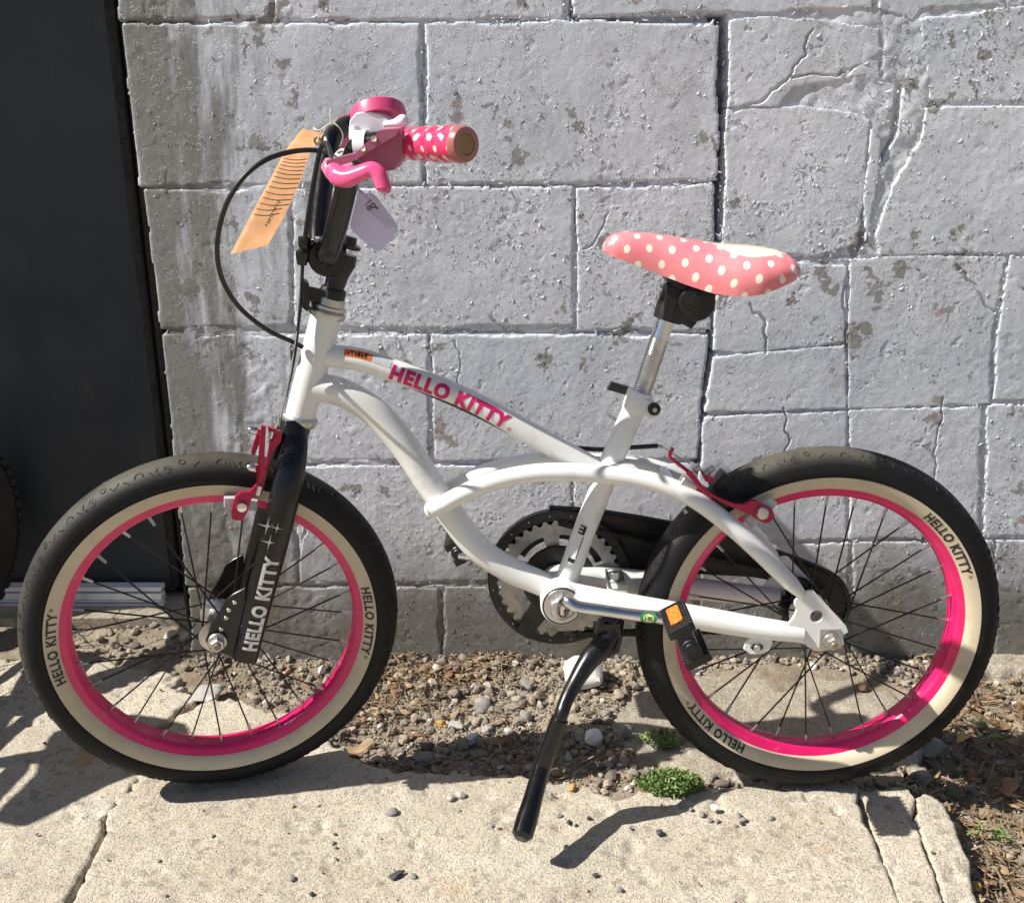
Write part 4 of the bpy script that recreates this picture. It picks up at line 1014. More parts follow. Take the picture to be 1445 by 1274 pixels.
# ------------------------------------------------------------------ the bicycle
bike = thing('bicycle', 'small white bicycle with pink rims and cream whitewall tyres leaning in front of the wall', 'bicycle', (0.0, 1.085, 0.0))
c_nut_f = S(306, 913, -0.055); CF = c_nut_f + SN*0.055
c_nut_r = B(1173, 908, -0.062); CR = c_nut_r + BN*0.062
print('wheel centres', CF, CR, 'lowest', CF[2]-R_T, CR[2]-R_T)
wf, ptf = wheel(bike, CF, SN, 0.05, (178, -3))
wr, ptr = wheel(bike, CR, BN, 0.11, (37.5, 228), hubr=0.026, rear=True)

# frame: one welded body
def Bp(lst): return [B(x, y, d) for x, y, d in lst]
fr = G()
axd = unit(HT_T-HT_B)
fr.tube([HT_B, HT_B+(HT_T-HT_B)*.06, HT_T-(HT_T-HT_B)*.06, HT_T], [0.0172, 0.0176, 0.0176, 0.0172], 28)
top_path = spline(Bp([(452, 498, 0), (468, 502, 0), (510, 508, 0), (553, 522, 0), (614, 545, 0), (675, 572, 0), (736, 605, 0), (800, 640, 0), (852, 668, 0)]), 10)
fr.tube(top_path, 0.0134, 24)
down_path = spline(Bp([(436, 546, 0), (452, 547, 0), (483, 554, 0), (523, 577, 0), (553, 607, 0), (580, 642, 0), (608, 685, 0), (640, 731, 0), (676, 775, 0), (722, 805, 0), (764, 823, 0), (791, 838, 0)]), 10)
fr.tube(down_path, lerp_list([0.0165, 0.0168, 0.0168, 0.0165, 0.0158, 0.0150], len(down_path)), 24)
seat_path = [B(906, 553, 0), B(884, 602, 0), B(862, 652, 0), B(844, 700, 0), B(822, 755, 0), B(793, 836, 0)]
fr.tube(seat_path, 0.0136, 24)
loop_px = [(600, 722, -.022), (617, 716, -.023), (650, 698, -.024), (685, 683, -.025), (720, 673, -.025), (760, 667, -.0255), (800, 666, -.026), (850, 669, -.027), (900, 675, -.031), (945, 687, -.036), (985, 707, -.041), (1030, 741, -.046), (1070, 777, -.050), (1105, 812, -.053), (1122, 829, -.056), (1134, 841, -.0575)]
near_loop = spline(Bp(loop_px), 8); lr = lerp_list([0.0085, 0.0104, 0.0108, 0.0108, 0.0108, 0.0108, 0.0108, 0.0108, 0.0106, 0.0095, 0.005], len(near_loop))
lr[0] = 0.004; lr[1] = 0.007; lr[2] = 0.0092; lr[3] = 0.0102
for path in (near_loop, np.array([mB(p) for p in near_loop])): fr.tube(path, lr, 20)
stay = spline(Bp([(800, 836, -.020), (830, 843, -.030), (880, 853, -.040), (940, 864, -.044), (1000, 874, -.047), (1060, 884, -.051), (1110, 891, -.054), (1132, 894, -.055)]), 6)
sr_ = lerp_list([0.0135, 0.0142, 0.0148, 0.0142, 0.0125, 0.010], len(stay))
for path in (stay, np.array([mB(p) for p in stay])): fr.tube(path, sr_, 20)
# bottom bracket shell, bridge, seat collar
bb = B(791, 838, 0.0)
fr.lathe([(0.0185, -0.036), (0.0240, -0.036), (0.0255, -0.034), (0.0255, 0.034), (0.0240, 0.036), (0.0185, 0.036)], bb, BN, 36)
fr.cyl(B(868, 838, -0.03), mB(B(868, 838, -0.03)), 0.008)
br = B(946, 688, -0.036); fr.cyl(br, mB(br), 0.0085)
fr.prism([B(x, y, -.014) for x, y in [(860, 653), (893, 655), (902, 662), (898, 668), (862, 668)]], BN, 0.016)
# dropouts, near and far, with the big hole built as a notch between plates
dpx = [(1119, 850), (1130, 836), (1147, 832), (1172, 859), (1197, 886), (1195, 893), (1187, 895), (1191, 910), (1180, 914), (1157, 913), (1120, 904), (1108, 899), (1110, 882), (1120, 870), (1124, 860)]
hole_c = B(1151.5, 868.5, -0.0575); 
def ring_plate(gg, outer, c, r, n, t):
    """a plate with a round hole: faces are strips between the outline and the hole."""
    n = unit(n); m = 40; e1_ = unit(BX - n*np.dot(BX, n)); e2_ = np.cross(n, e1_); O2 = np.array([[np.dot(p-c, e1_), np.dot(p-c, e2_)] for p in outer])
    o_ = []; i_ = []
    for k in range(m):
        a = 2*math.pi*k/m; d = np.array([math.cos(a), math.sin(a)]); best = 1e9
        for q in range(len(O2)):
            p0, p1 = O2[q], O2[(q+1) % len(O2)]; ed = p1-p0; den = d[0]*ed[1]-d[1]*ed[0]
            if abs(den) < 1e-12: continue
            t_ = (p0[0]*ed[1]-p0[1]*ed[0])/den; u_ = (p0[0]*d[1]-p0[1]*d[0])/den
            if t_ > 1e-6 and -1e-6 <= u_ <= 1+1e-6: best = min(best, t_)
        best = max(best, r*1.05) if best < 1e8 else r*1.6
        o_.append(c + (e1_*d[0]+e2_*d[1])*best); i_.append(c + (e1_*d[0]+e2_*d[1])*r)
    vs = [p - n*t/2 for p in o_] + [p - n*t/2 for p in i_] + [p + n*t/2 for p in o_] + [p + n*t/2 for p in i_]; fs = []
    for k in range(m):
        j = (k+1) % m
        fs += [(k, j, m+j, m+k), (2*m+k, 3*m+k, 3*m+j, 2*m+j), (k, 2*m+k, 2*m+j, j), (m+k, m+j, 3*m+j, 3*m+k)]
    gg.add(vs, fs)
outer = [B(x, y, -0.0575) for x, y in dpx]
ring_plate(fr, outer, hole_c, 0.0076, BN, 0.005)
ring_plate(fr, [mB(p) for p in outer], mB(hole_c), 0.0076, BN, 0.005)
tab = [B(x, y, -0.056) for x, y in [(1062, 896), (1086, 897), (1090, 905), (1086, 916), (1076, 922), (1058, 922), (1049, 915), (1050, 907)]]
fr.prism(tab, BN, 0.004)
frame = part('frame', fr, 'white_enamel', bike)
g = G(); cc = B(1068, 913, -0.059); g.prism([cc + BX*x*1.0 + BU*z for x, z in [(-.008, 0), (-.005, .0035), (.005, .0035), (.008, 0), (.005, -.0035), (-.005, -.0035)]], BN, 0.002); g.cyl(cc - BN*0.003, cc, 0.004, 8, 1)
part('slot_screw', g, ['black_satin', 'zinc'], frame)
# words and labels on the frame
def on_tube(path, r, V, F, s_mid, ang0=0.0, lift=0.0004, g=None, side=-1):
    P = np.asarray(path); L = np.concatenate([[0], np.cumsum(np.linalg.norm(np.diff(P, axis=0), axis=1))]); T = np.gradient(P, axis=0); T /= np.linalg.norm(T, axis=1)[:, None]
    g = g or G(); vs = []
    for x, y in V:
        s_ = s_mid + x; c = np.array([np.interp(s_, L, P[:, k]) for k in range(3)]); t = unit([np.interp(s_, L, T[:, k]) for k in range(3)])
        out_ = unit(-BN - t*np.dot(-BN, t)); up_ = np.cross(t, out_); up_ = up_ if up_[2] > 0 else -up_
        a = ang0 + y/r; vs.append(c + (out_*math.cos(a) + up_*math.sin(a))*(r+lift))
    g.add(vs, F); return g
Lp = np.concatenate([[0], np.cumsum(np.linalg.norm(np.diff(top_path, axis=0), axis=1))])
def s_near(path, px, py, d=0.0):
    P = np.asarray(path); L = np.concatenate([[0], np.cumsum(np.linalg.norm(np.diff(P, axis=0), axis=1))]); q = B(px, py, d); return L[np.argmin(np.linalg.norm(P-q, axis=1))]
sA, sB = s_near(top_path, 551, 521), s_near(top_path, 717, 594)
V, F = text_tris('HELLO KITTY', 0.0165, 0.060, 1.16, 0.10); V[:, 0] *= (sB-sA)/(V[:, 0].max()-V[:, 0].min())
part('lettering', on_tube(top_path, 0.0134, V, F, (sA+sB)/2, 0.02), 'decal_magenta', frame)
V2, F2 = text_tris('\u00ae', 0.0048); V2[:, 1] += -0.004
part('lettering', on_tube(top_path, 0.0134, V2, F2, sB+0.004, -0.1), 'decal_magenta', frame)
def rect_grid(x0, x1, y0, y1, nx, ny):
    V = [(x0+(x1-x0)*i/nx, y0+(y1-y0)*j/ny) for j in range(ny+1) for i in range(nx+1)]
    F = [(j*(nx+1)+i, j*(nx+1)+i+1, (j+1)*(nx+1)+i+1, (j+1)*(nx+1)+i) for j in range(ny) for i in range(nx)]; return np.array(V), F
s_o = s_near(top_path, 505, 502)
V, F = rect_grid(-0.015, 0.015, -0.0045, 0.0045, 8, 4); part('warning_label', on_tube(top_path, 0.0134, V, F, s_o, 0.62), 'label_orange', frame)
V, F = rect_grid(0.016, 0.038, -0.0045, 0.0045, 8, 4); part('warning_label', on_tube(top_path, 0.0134, V, F, s_o, 0.62), 'label_grey', frame)
g = G()
for k in range(6):
    V, F = rect_grid(-0.011+k*0.0037, -0.0088+k*0.0037, -0.003, 0.003 if k % 2 else 0.0, 1, 2); on_tube(top_path, 0.0134, V, F, s_o, 0.62, 0.0007, g)
part('label_print', g, 'decal_black', frame)
# black stripe under the top tube, and the maker's plate on the seat tube
s1, s2 = s_near(top_path, 580, 532), s_near(top_path, 722, 596)
V, F = rect_grid(-(s2-s1)/2, (s2-s1)/2, -0.0028, 0.0028, 24, 2); V[:, 1] *= np.sin(np.pi*np.clip((V[:, 0]/(s2-s1)+.5), 0.03, .97))
part('stripe', on_tube(top_path, 0.0134, V, F, (s1+s2)/2, -0.98), 'decal_black', frame)
stp = np.array(seat_path)[::-1]
stp = spline(stp, 8)
ss = s_near(stp, 806, 755)
V, F = rect_grid(-0.024, 0.024, -0.004, 0.004, 12, 3); part('seat_tube_label', on_tube(stp, 0.0136, V, F, ss, 0.35), 'decal_white', frame)
g = G()
for a0, a1, y0, y1 in [(-0.024, -0.019, -.004, .004), (0.013, 0.024, -.004, -.001), (0.013, 0.0155, -.004, .004), (0.0175, 0.0200, -.004, .004), (0.022, 0.024, -.004, .004), (-0.017, 0.011, -.0045, -.0035)]:
    V, F = rect_grid(a0, a1, y0, y1, 3, 2); on_tube(stp, 0.0136, V, F, ss, 0.35, 0.0008, g)
part('label_print', g, 'decal_black', frame)
# head badge on the front of the head tube
hb = B(432, 498, 0); g = G(); g.lathe([(1e-5, 0.0022), (0.009, 0.0018), (0.0105, 0), (0.009, -0.001)], hb - BX*0.0150 - BN*0.004, -BX*0.95 - BN*0.30, 24); part('head_badge', g, 'black_satin', frame)

# headset
hs = G(); hs.lathe([(0.0125, -0.002), (0.0205, -0.002), (0.0215, 0.001), (0.0215, 0.004), (0.0205, 0.005), (0.0185, 0.0055), (0.0190, 0.007), (0.0205, 0.008), (0.0205, 0.011), (0.0170, 0.012), (0.0165, 0.020), (0.0150, 0.021)], HT_T, SAX, 30)
part('headset_cup', hs, 'zinc', bike); hs = G()
hs.lathe([(0.0150, 0.001), (0.0200, 0.0), (0.0212, -0.002), (0.0212, -0.007), (0.0195, -0.010), (0.0160, -0.012)], HT_B, SAX, 30)
part('headset_cup', hs, 'zinc', bike)

# fork: crown, two flattened blades, drop plates
fk = G(); crown = HT_B - SAX*0.020
fk.tube([HT_B - SAX*0.008, HT_B - SAX*0.028], 0.0155, 24)
blade_px = [(413, 596, -.012), (414, 625, -.024), (411, 655, -.036), (404, 690, -.045), (395, 730, -.048), (384, 775, -.049), (371, 825, -.049), (358, 878, -.049), (345, 930, -.049)]
bl = spline([S(*q) for q in blade_px], 6); rl = lerp_list([0.0150, 0.0165, 0.0170, 0.0172, 0.0172, 0.0168, 0.0162, 0.0155, 0.0150], len(bl))
fk.tube(bl, rl, 22, flat=0.62, axis=SN)
blm = np.array([mS(p) for p in bl]); fk.tube(blm, rl, 22, flat=0.62, axis=SN)
fork = part('fork', fk, 'black_enamel', bike)
pl_px = [(346, 828), (330, 836), (318, 846), (311, 862), (297, 884), (290, 903), (296, 915), (322, 924), (334, 920), (346, 872)]
for mir in (False, True):
    g = G(); P = [S(x, y, -0.047) for x, y in pl_px]; P = [mS(p) for p in P] if mir else P; g.prism(P, SN, 0.004)
    dpl = part('drop_plate', g, 'black_satin', bike)
    g = G()
    for x, y in [(323, 861), (319, 872), (331, 850), (312, 888)]:
        p = S(x, y, -0.0497); p = mS(p) if mir else p; g.lathe([(1e-5, -.001), (0.0024, -.0006), (0.0028, 0.0004), (0.0024, 0.001)], p, SN, 10)
    part('plate_hole', g, 'zinc', dpl, kind='stuff')
# fork lettering and stars
def on_blade(V, px0, py0, px1, py1, F, lift):
    a, b_ = S(px0, py0, -0.0600), S(px1, py1, -0.0600); ex = unit(b_-a); ey = unit(np.cross(SN, ex)); ey = -ey if np.dot(ey, BX) > 0 else ey
    mid = (a+b_)/2; gg = G(); vs = []
    for x, y in V:
        q = mid + ex*x + ey*y; k = np.clip(y/0.0165, -.95, .95); vs.append(q + SN*(0.0108*(1-math.sqrt(1-k*k))) - SN*lift)
    gg.add(vs, F); return gg
V, F = text_tris('HELLO KITTY', 0.0150, 0.052, 1.12, 0.10); a, b_ = S(352, 918, -.06), S(385, 786, -.06); V[:, 0] *= np.linalg.norm(b_-a)/(V[:, 0].max()-V[:, 0].min())
part('lettering', on_blade(V, 352, 918, 385, 786, F, 0.0004), 'decal_silver', fork)
def star(cx, cy, s_):
    V = [(0, 0)]; n = 32
    for k in range(n):
        a = 2*math.pi*k/n; rr = s_/(1+4.6*abs(math.sin(2*a))**0.7) ; V.append((rr*math.cos(a), rr*math.sin(a)))
    F = [(0, k+1, (k+1) % n + 1) for k in range(n)]; return np.array(V)
for px, py, s_ in [(380, 765, 0.0105), (377, 742, 0.0115), (391, 745, 0.0075), (378, 779, 0.0015)]:
    n = 32; V = star(0, 0, s_); F = [(0, k+1, (k+1) % n + 1) for k in range(n)]
    ex0 = (px-8, py+32); ex1 = (px+8, py-32); part('star_decal', on_blade(V, ex0[0], ex0[1], ex1[0], ex1[1], F, 0.0004), 'decal_silver', fork)
# axle nuts
def axle_nut(c, n, mats='zinc', r=0.0095):
    g = G(); c = np.asarray(c, float); g.lathe([(0.004, 0.0015), (r*1.15, 0.001), (r*1.2, -0.001), (r*1.1, -0.003)], c, n, 24)
    g.lathe([(r*.86, -0.002), (r*.92, -0.004), (r*.92, -0.009), (r*.80, -0.011), (r*.48, -0.011)], c, n, 6); g.cyl(c - n*0.014, c, 0.0042, 12, 1); return g
part('axle_nut', axle_nut(S(307, 905, -0.052), SN), ['zinc', 'rusty_zinc'], bike); part('axle_nut', axle_nut(mS(S(307, 905, -0.052)), -SN), ['zinc', 'rusty_zinc'], bike)
q = B(1171, 900, -0.0605); g = G(); g.prism([B(x, y, -.0605) for x, y in [(1157, 888), (1185, 887), (1187, 914), (1156, 914)]], BN, 0.0025); part('axle_washer', g, 'zinc', bike)
part('axle_nut', axle_nut(B(1173, 904, -0.0635), BN, r=0.0088), ['zinc', 'rusty_zinc'], bike); part('axle_nut', axle_nut(mB(B(1173, 904, -0.061)), -BN), ['zinc', 'rusty_zinc'], bike)

# seat post, collar, saddle
sp_t, sp_b = B(941, 446, 0), B(905, 556, 0)
g = G(); g.tube([sp_b + (sp_b-sp_t)*0.1, sp_b, sp_b+(sp_t-sp_b)*.72], 0.0108, 26, 0); g.tube([sp_b+(sp_t-sp_b)*.72, sp_b+(sp_t-sp_b)*.76, sp_t], [0.0109, 0.0105, 0.0105], 26, 1)
part('seat_post', g, ['knurled_chrome', 'chrome'], bike)
g = G(); sdir = unit(sp_t-sp_b); c0 = B(900, 566, 0); g.lathe([(0.0140, -0.012), (0.0152, -0.012), (0.0158, -0.010), (0.0158, 0.010), (0.0150, 0.012), (0.0115, 0.012)], c0, sdir, 28)
ear = B(921, 577, -0.008); g.prism([B(905, 561, -.006), B(922, 565, -.006), B(930, 575, -.006), B(928, 586, -.006), B(915, 588, -.006), B(902, 580, -.006)], BN, 0.018)
clamp = part('seat_clamp', g, 'white_enamel', bike)
g = G(); cb = B(923, 577, -0.016); g.lathe([(1e-5, -0.006), (0.003, -0.006), (0.0034, -0.005), (0.006, -0.0048), (0.0075, -0.002), (0.0075, 0.002)], cb, BN, 22); g.lathe([(1e-5, -0.0072), (0.0026, -0.0070), (0.0030, -0.0045)], cb, BN, 14, 1)
part('clamp_bolt', g, ['black_plastic', 'zinc'], clamp)
g = G(); g.prism([B(x, y, 0.030) for x, y in [(862, 538), (895, 548), (893, 560), (856, 549)]], BN, 0.007); part('quick_release_lever', g, 'black_plastic', clamp)
# saddle shell from cross-sections
xs = [851, 856, 864, 880, 905, 935, 965, 1000, 1030, 1060, 1085, 1100, 1110, 1115, 1118]
tops = [346, 337, 330.5, 327, 327.5, 331, 335, 338, 340, 342, 345, 351, 360, 367, 376]
bxs = [850, 862, 880, 905, 940, 975, 1010, 1035, 1055, 1080, 1100, 1112, 1119]
bys = [354, 363, 370, 380, 394, 408, 420, 424, 425, 420, 411, 403, 393]
hwp = [(850, .010), (856, .017), (866, .022), (885, .026), (930, .031), (965, .040), (1000, .054), (1030, .066), (1060, .072), (1085, .070), (1102, .066), (1112, .057), (1118, .042)]
hw_px = lambda x: np.interp(x, [p[0] for p in hwp], [p[1] for p in hwp])
bot = np.array([B(x, y, -hw_px(x)*0.9) for x, y in zip(bxs, bys)])
bot_z = lambda X_: np.interp(X_, bot[:, 0], bot[:, 2])
def seat_sec(px, frac_extra=0):
    t = B(px, np.interp(px, xs, tops), 0); hw = hw_px(px); zb = min(bot_z(t[0]), t[2]-0.004); return t, hw, zb
pxs = np.concatenate([np.linspace(851, 866, 8), np.linspace(872, 1090, 40), np.linspace(1094, 1117, 10)]); g = G(); uv = []; NA = 36; rows = []
for px in pxs:
    t, hw, zb = seat_sec(px); H = t[2]-zb; arc = 0; prev = None; row = []
    for k in range(NA+1):
        a = math.pi*(k/NA-0.5); sx = math.copysign(abs(math.sin(a))**0.86, a); cz = abs(math.cos(a))**0.72
        tuck = 1.0 - 0.10*(1-cz)**3
        dish = -0.004*math.exp(-(sx*2.2)**2)*np.clip((px-960)/60, 0, 1)
        p = np.array([t[0], 0, 0]) + BO*np.array([0, 1, 0]) ; p = np.array([t[0], t[1], 0.0]) + np.array([0, math.cos(LEAN)*hw*sx*tuck, 0]); p[2] = zb + H*cz + dish - math.sin(LEAN)*hw*sx
        p[1] -= (t[2]-p[2])*math.sin(LEAN)*0.5
        if prev is not None: arc += np.linalg.norm(p-prev)
        prev = p; row.append((p, arc))
    rows.append((row, arc))
for row, tot in rows:
    for p, arc in row: g.v.append(tuple(p)); uv.append((p[0], arc - tot/2))
n = NA+1
for i in range(len(rows)-1):
    for k in range(NA): g.f.append((i*n+k, i*n+k+1, (i+1)*n+k+1, (i+1)*n+k)); g.mi.append(0)
g.f.append(tuple(range(n))); g.mi.append(0); g.f.append(tuple((len(rows)-1)*n+k for k in range(n))[::-1]); g.mi.append(0)
for i in range(len(rows)-1): g.f.append((i*n, (i+1)*n, (i+1)*n+NA, i*n+NA)); g.mi.append(0)
g.uv = uv; saddle = part('saddle', g, 'saddle_vinyl', bike, label='pink saddle with cream polka dots', angle=55)
# underside tray and clamp
g = G(); g.prism([B(x, y, 0) for x, y in [(925, 372), (1015, 392), (1014, 414), (975, 412), (945, 402)]], BN, 0.05); part('saddle_base', g, 'black_plastic', saddle)
g = G()
cA = B(962, 428, 0); g.tube([B(941, 452, 0), B(946, 438, 0), B(955, 415, 0), B(958, 404, 0)], [0.0165, 0.0175, 0.0175, 0.0165], 20)
g.lathe([(0.0105, -.030), (0.0190, -.029), (0.0205, -.026), (0.0205, .026), (0.0190, .029), (0.0105, .030)], B(978, 424, 0), BN, 26)
g.prism([B(x, y, 0) for x, y in [(938, 402), (1005, 415), (990, 440), (972, 462), (962, 456), (932, 446)]], BN, 0.034)
sc_ = part('saddle_clamp', g, 'black_plastic', bike)
g = G(); cb = B(980, 424, -0.034); g.lathe([(1e-5, -.006), (0.0065, -.0055), (0.0075, -.003), (0.0075, .004)], cb, BN, 6); g.lathe([(0.008, -.001), (0.011, 0.0), (0.0115, .003)], cb, BN, 22); part('clamp_bolt', g, 'black_satin', sc_)

# crank, chainring, chain, guard, pedals, kickstand
g = G(); g.lathe([(0.006, -.0470), (0.0115, -.0470), (0.0150, -.0450), (0.0158, -.0430), (0.0158, -.037)], bb, BN, 6); g.lathe([(0.0146, -.0378), (0.0215, -.0375), (0.0225, -.036)], bb, BN, 30); part('bracket_cup', g, 'zinc', bike)
g = G(); g.lathe([(0.0226, -.0372), (0.0233, -.0372), (0.0233, -.0355), (0.0226, -.0355)], bb, BN, 36, closed=True); part('bracket_seal', g, 'black_satin', bike)
ck = spline([bb - BN*0.030, bb - BN*0.052, B(799, 848, -.068), B(815, 856, -.076), B(850, 861, -.078), B(900, 868, -.080), B(940, 872, -.083), B(958, 876, -.086)], 6)
g = G(); g.tube(ck, lerp_list([0.0075, 0.0078, 0.0078, 0.0072, 0.0068, 0.0068, 0.0072, 0.0085], len(ck)), 18); crank = part('crank', g, 'chrome', bike)
g = G(); sk = s_near(ck, 912, 870, -.080); V, F = rect_grid(-0.0115, 0.0115, -0.0075, 0.0075, 8, 6)
disc = []; DF = []
def disc_vf(r_, n=24):
    V = [(0, 0)] + [(r_*math.cos(2*math.pi*k/n), r_*math.sin(2*math.pi*k/n)) for k in range(n)]
    return np.array(V), [(0, k+1, (k+1) % n+1) for k in range(n)]
V, F = disc_vf(0.0098); 
part('round_sticker', on_tube(ck, 0.0070, V*[1, .78], F, sk, 0.1, 0.0004), 'label_green', crank)
V, F = disc_vf(0.0062); ring_v = np.vstack([V[1:], V[1:]*0.72]); nn_ = len(V)-1; ring_f = [(k, (k+1) % nn_, nn_+(k+1) % nn_, nn_+k) for k in range(nn_)]
part('sticker_print', on_tube(ck, 0.0070, ring_v*[1, .78], ring_f, sk, 0.1, 0.0009), 'label_yellow', crank)
V, F = text_tris('C', 0.0065, 0.02); part('sticker_print', on_tube(ck, 0.0070, V, F, sk, 0.1, 0.0010), 'decal_white', crank)
def pedal(corner_px, d_out, depth, refl=True):
    P = [B(x, y, d_out) for x, y in corner_px]; up_c = (P[0]+P[1])/2; lo_c = (P[2]+P[3])/2; lv = unit(lo_c-up_c); L = np.linalg.norm(lo_c-up_c); tv = unit(P[1]-P[0]); T = np.linalg.norm(P[1]-P[0])
    tv = unit(tv - lv*np.dot(tv, lv)); c = (up_c+lo_c)/2 + BN*depth/2; g = G()
    for s_ in (-1, 1):                                    # end bars with a serrated grip edge
        cc = c + lv*s_*(L/2-0.005); g.box(cc, lv, tv, BN, 0.005, T/2, depth/2)
        for k in range(9):
            for t_ in (-1, 1): g.box(cc + BN*(-depth/2+depth*(k+.5)/9) + tv*t_*(T/2+0.0008), lv, tv, BN, 0.0055, 0.0014, depth/36)
    for s_ in (-1, 1): g.box(c + BN*s_*(depth/2-0.004), lv, tv, BN, L/2-0.008, T/2-0.004, 0.0038)
    g.cyl(c - BN*(depth/2+0.003), c + BN*(depth/2+0.006), 0.0095, 20); g.cyl(c - BN*(depth/2+0.006), c, 0.0066, 16)
    for s_ in (-1, 1): g.box(c + lv*s_*0.017, lv, tv, BN, 0.0018, T/2-0.006, depth/2-0.005)
    o = part('pedal', g, 'black_plastic', bike)
    for s_ in (-1, 1) if refl else ():
        g = G(); g.box(c + lv*s_*(L/2+0.0012), tv, BN, lv, T/2-0.0055, depth*0.30, 0.0015); part('pedal_reflector', g, 'amber_reflector', o)
    return c, L
pc, pL = pedal([(944, 894), (974, 878), (1003, 932), (975, 947)], -0.160, 0.062)
g = G(); g.cyl(B(955, 876, -.084), pc, 0.0055, 12); part('pedal_axle', g, 'zinc', bike)
pedal([(626, 768), (648, 762), (667, 788), (645, 800)], 0.105, 0.060, False)
# chainring (far side)
cr_c = bb + BN*0.048
g = G(); nt_ = 36; prof = []
m = 144; rin, rout = 0.026, 0.0745
def chainring():
    vs = []; fs = []; rings = [0.026, 0.043, 0.060, 0.070]
    radii = lambda k: 0.0785 if (k % 4) in (1, 2) else 0.0735
    for k in range(m):
        a = 2*math.pi*k/m; d = BX*math.cos(a)+BU*math.sin(a)
        for r_ in rings + [radii(k)]:
            vs.append(cr_c + d*r_ - BN*0.0012); vs.append(cr_c + d*r_ + BN*0.0012)
    nr = 5; ix = lambda k, j, s_: (k % m)*nr*2 + j*2 + s_
    for k in range(m):
        slot = (k % 36) > 7
        for j in range(nr-1):
            if j == 1 and slot: continue
            fs += [(ix(k, j, 0), ix(k, j+1, 0), ix(k+1, j+1, 0), ix(k+1, j, 0)), (ix(k, j, 1), ix(k+1, j, 1), ix(k+1, j+1, 1), ix(k, j+1, 1))]
        fs.append((ix(k, nr-1, 0), ix(k, nr-1, 1), ix(k+1, nr-1, 1), ix(k+1, nr-1, 0)))
        if slot: fs += [(ix(k, 1, 0), ix(k+1, 1, 0), ix(k+1, 1, 1), ix(k, 1, 1)), (ix(k, 2, 0), ix(k, 2, 1), ix(k+1, 2, 1), ix(k+1, 2, 0))]
    return vs, fs
vs, fs = chainring(); g.add(vs, fs); part('chainring', g, 'chainring_steel', bike, smooth=False)
g = G(); ca = unit(B(640, 785, .09) - cr_c); ca = unit(ca - BN*np.dot(ca, BN)); g.tube([cr_c - BN*0.01, cr_c + BN*0.02, cr_c + BN*0.035 + ca*0.02, cr_c + BN*0.045 + ca*0.06, B(648, 782, .105)], 0.0070, 14); part('crank_arm', g, 'chrome', bike)
g = G(); g.lathe([(0.012, -0.004), (0.046, -0.004), (0.047, 0.0), (0.046, 0.003), (0.012, 0.003)], cr_c - BN*0.004, BN, 36)
ang = math.radians(238)
for k in (0,):
    d = BX*math.cos(ang)+BU*math.sin(ang); p2 = np.cross(BN, d); g.prism([cr_c - BN*0.005 + d*0.020 + p2*0.016, cr_c - BN*0.005 + d*0.020 - p2*0.016, cr_c - BN*0.005 + d*0.088 - p2*0.010, cr_c - BN*0.005 + d*0.088 + p2*0.010], BN, 0.004)
part('spider', g, 'black_plastic', bike)
# guard: ring round the chainring and a long cover over the upper run
g = G(); gc = cr_c + BN*0.004
g.lathe([(0.0780, 0.0), (0.0780, -.004), (0.0890, -.004), (0.0905, -.0025), (0.0905, .008), (0.0890, .010), (0.0780, .010)], gc, BN, 80, closed=True)
pts_ = [B(x, y, 0.066) for x, y in [(775, 716), (850, 722), (960, 741), (1060, 768), (1110, 783), (1160, 803), (1184, 818), (1195, 838), (1197, 858), (1190, 876), (1178, 866), (1160, 842), (1120, 822), (1060, 812), (960, 806), (880, 800), (860, 790)]]
g.prism(pts_, BN, 0.012)
top_lip = spline([B(x, y, 0.060) for x, y in [(775, 716), (850, 722), (960, 741), (1060, 768), (1110, 783), (1160, 803), (1184, 818), (1195, 838), (1197, 858), (1190, 876)]], 4); g.tube(top_lip, 0.0035, 8)
q = [cr_c + BN*0.012 + (BX*math.cos(a)+BU*math.sin(a))*0.084 for a in np.linspace(math.radians(20), math.radians(150), 18)] + [cr_c + BN*0.012 + (BX*math.cos(a)+BU*math.sin(a))*0.050 for a in np.linspace(math.radians(150), math.radians(20), 18)]
k2 = 18
for i in range(k2-1): g.add([q[i], q[i+1], q[2*k2-2-i], q[2*k2-1-i]], [(0, 1, 2, 3)])
guard = part('chain_guard', g, 'black_plastic', bike)
g = G()
for a in np.linspace(math.radians(80), math.radians(300), 13):
    g.sphere(gc + (BX*math.cos(a)+BU*math.sin(a))*0.0845 - BN*0.004, 0.0013, ax=BN, seg=8)
part('guard_rivet', g, 'zinc', guard, kind='stuff')
# chain: links along the lower run, and the rear sprocket
sp_c = CR + BN*0.048; g = G(); N_ = 19; vs = [sp_c]; 
for k in range(N_*4):
    a = 2*math.pi*k/(N_*4); r_ = 0.034 if k % 4 in (1, 2) else 0.029; vs.append(sp_c + (BX*math.cos(a)+BU*math.sin(a))*r_)
n4 = N_*4; vv = [v - BN*.0012 for v in vs] + [v + BN*.0012 for v in vs]; ff = [(0, k+1, (k+1) % n4+1) for k in range(n4)] + [(n4+1, n4+2+(k+1) % n4, n4+2+k) for k in range(n4)] + [(k+1, n4+2+k, n4+2+(k+1) % n4, (k+1) % n4+1) for k in range(n4)]
g.add(vv, ff); part('sprocket', g, 'black_satin', bike, smooth=False)
g = G(); a0, a1 = cr_c - BU*0.076, sp_c - BU*0.032; b0, b1 = cr_c + BU*0.076, sp_c + BU*0.032; nl = 30
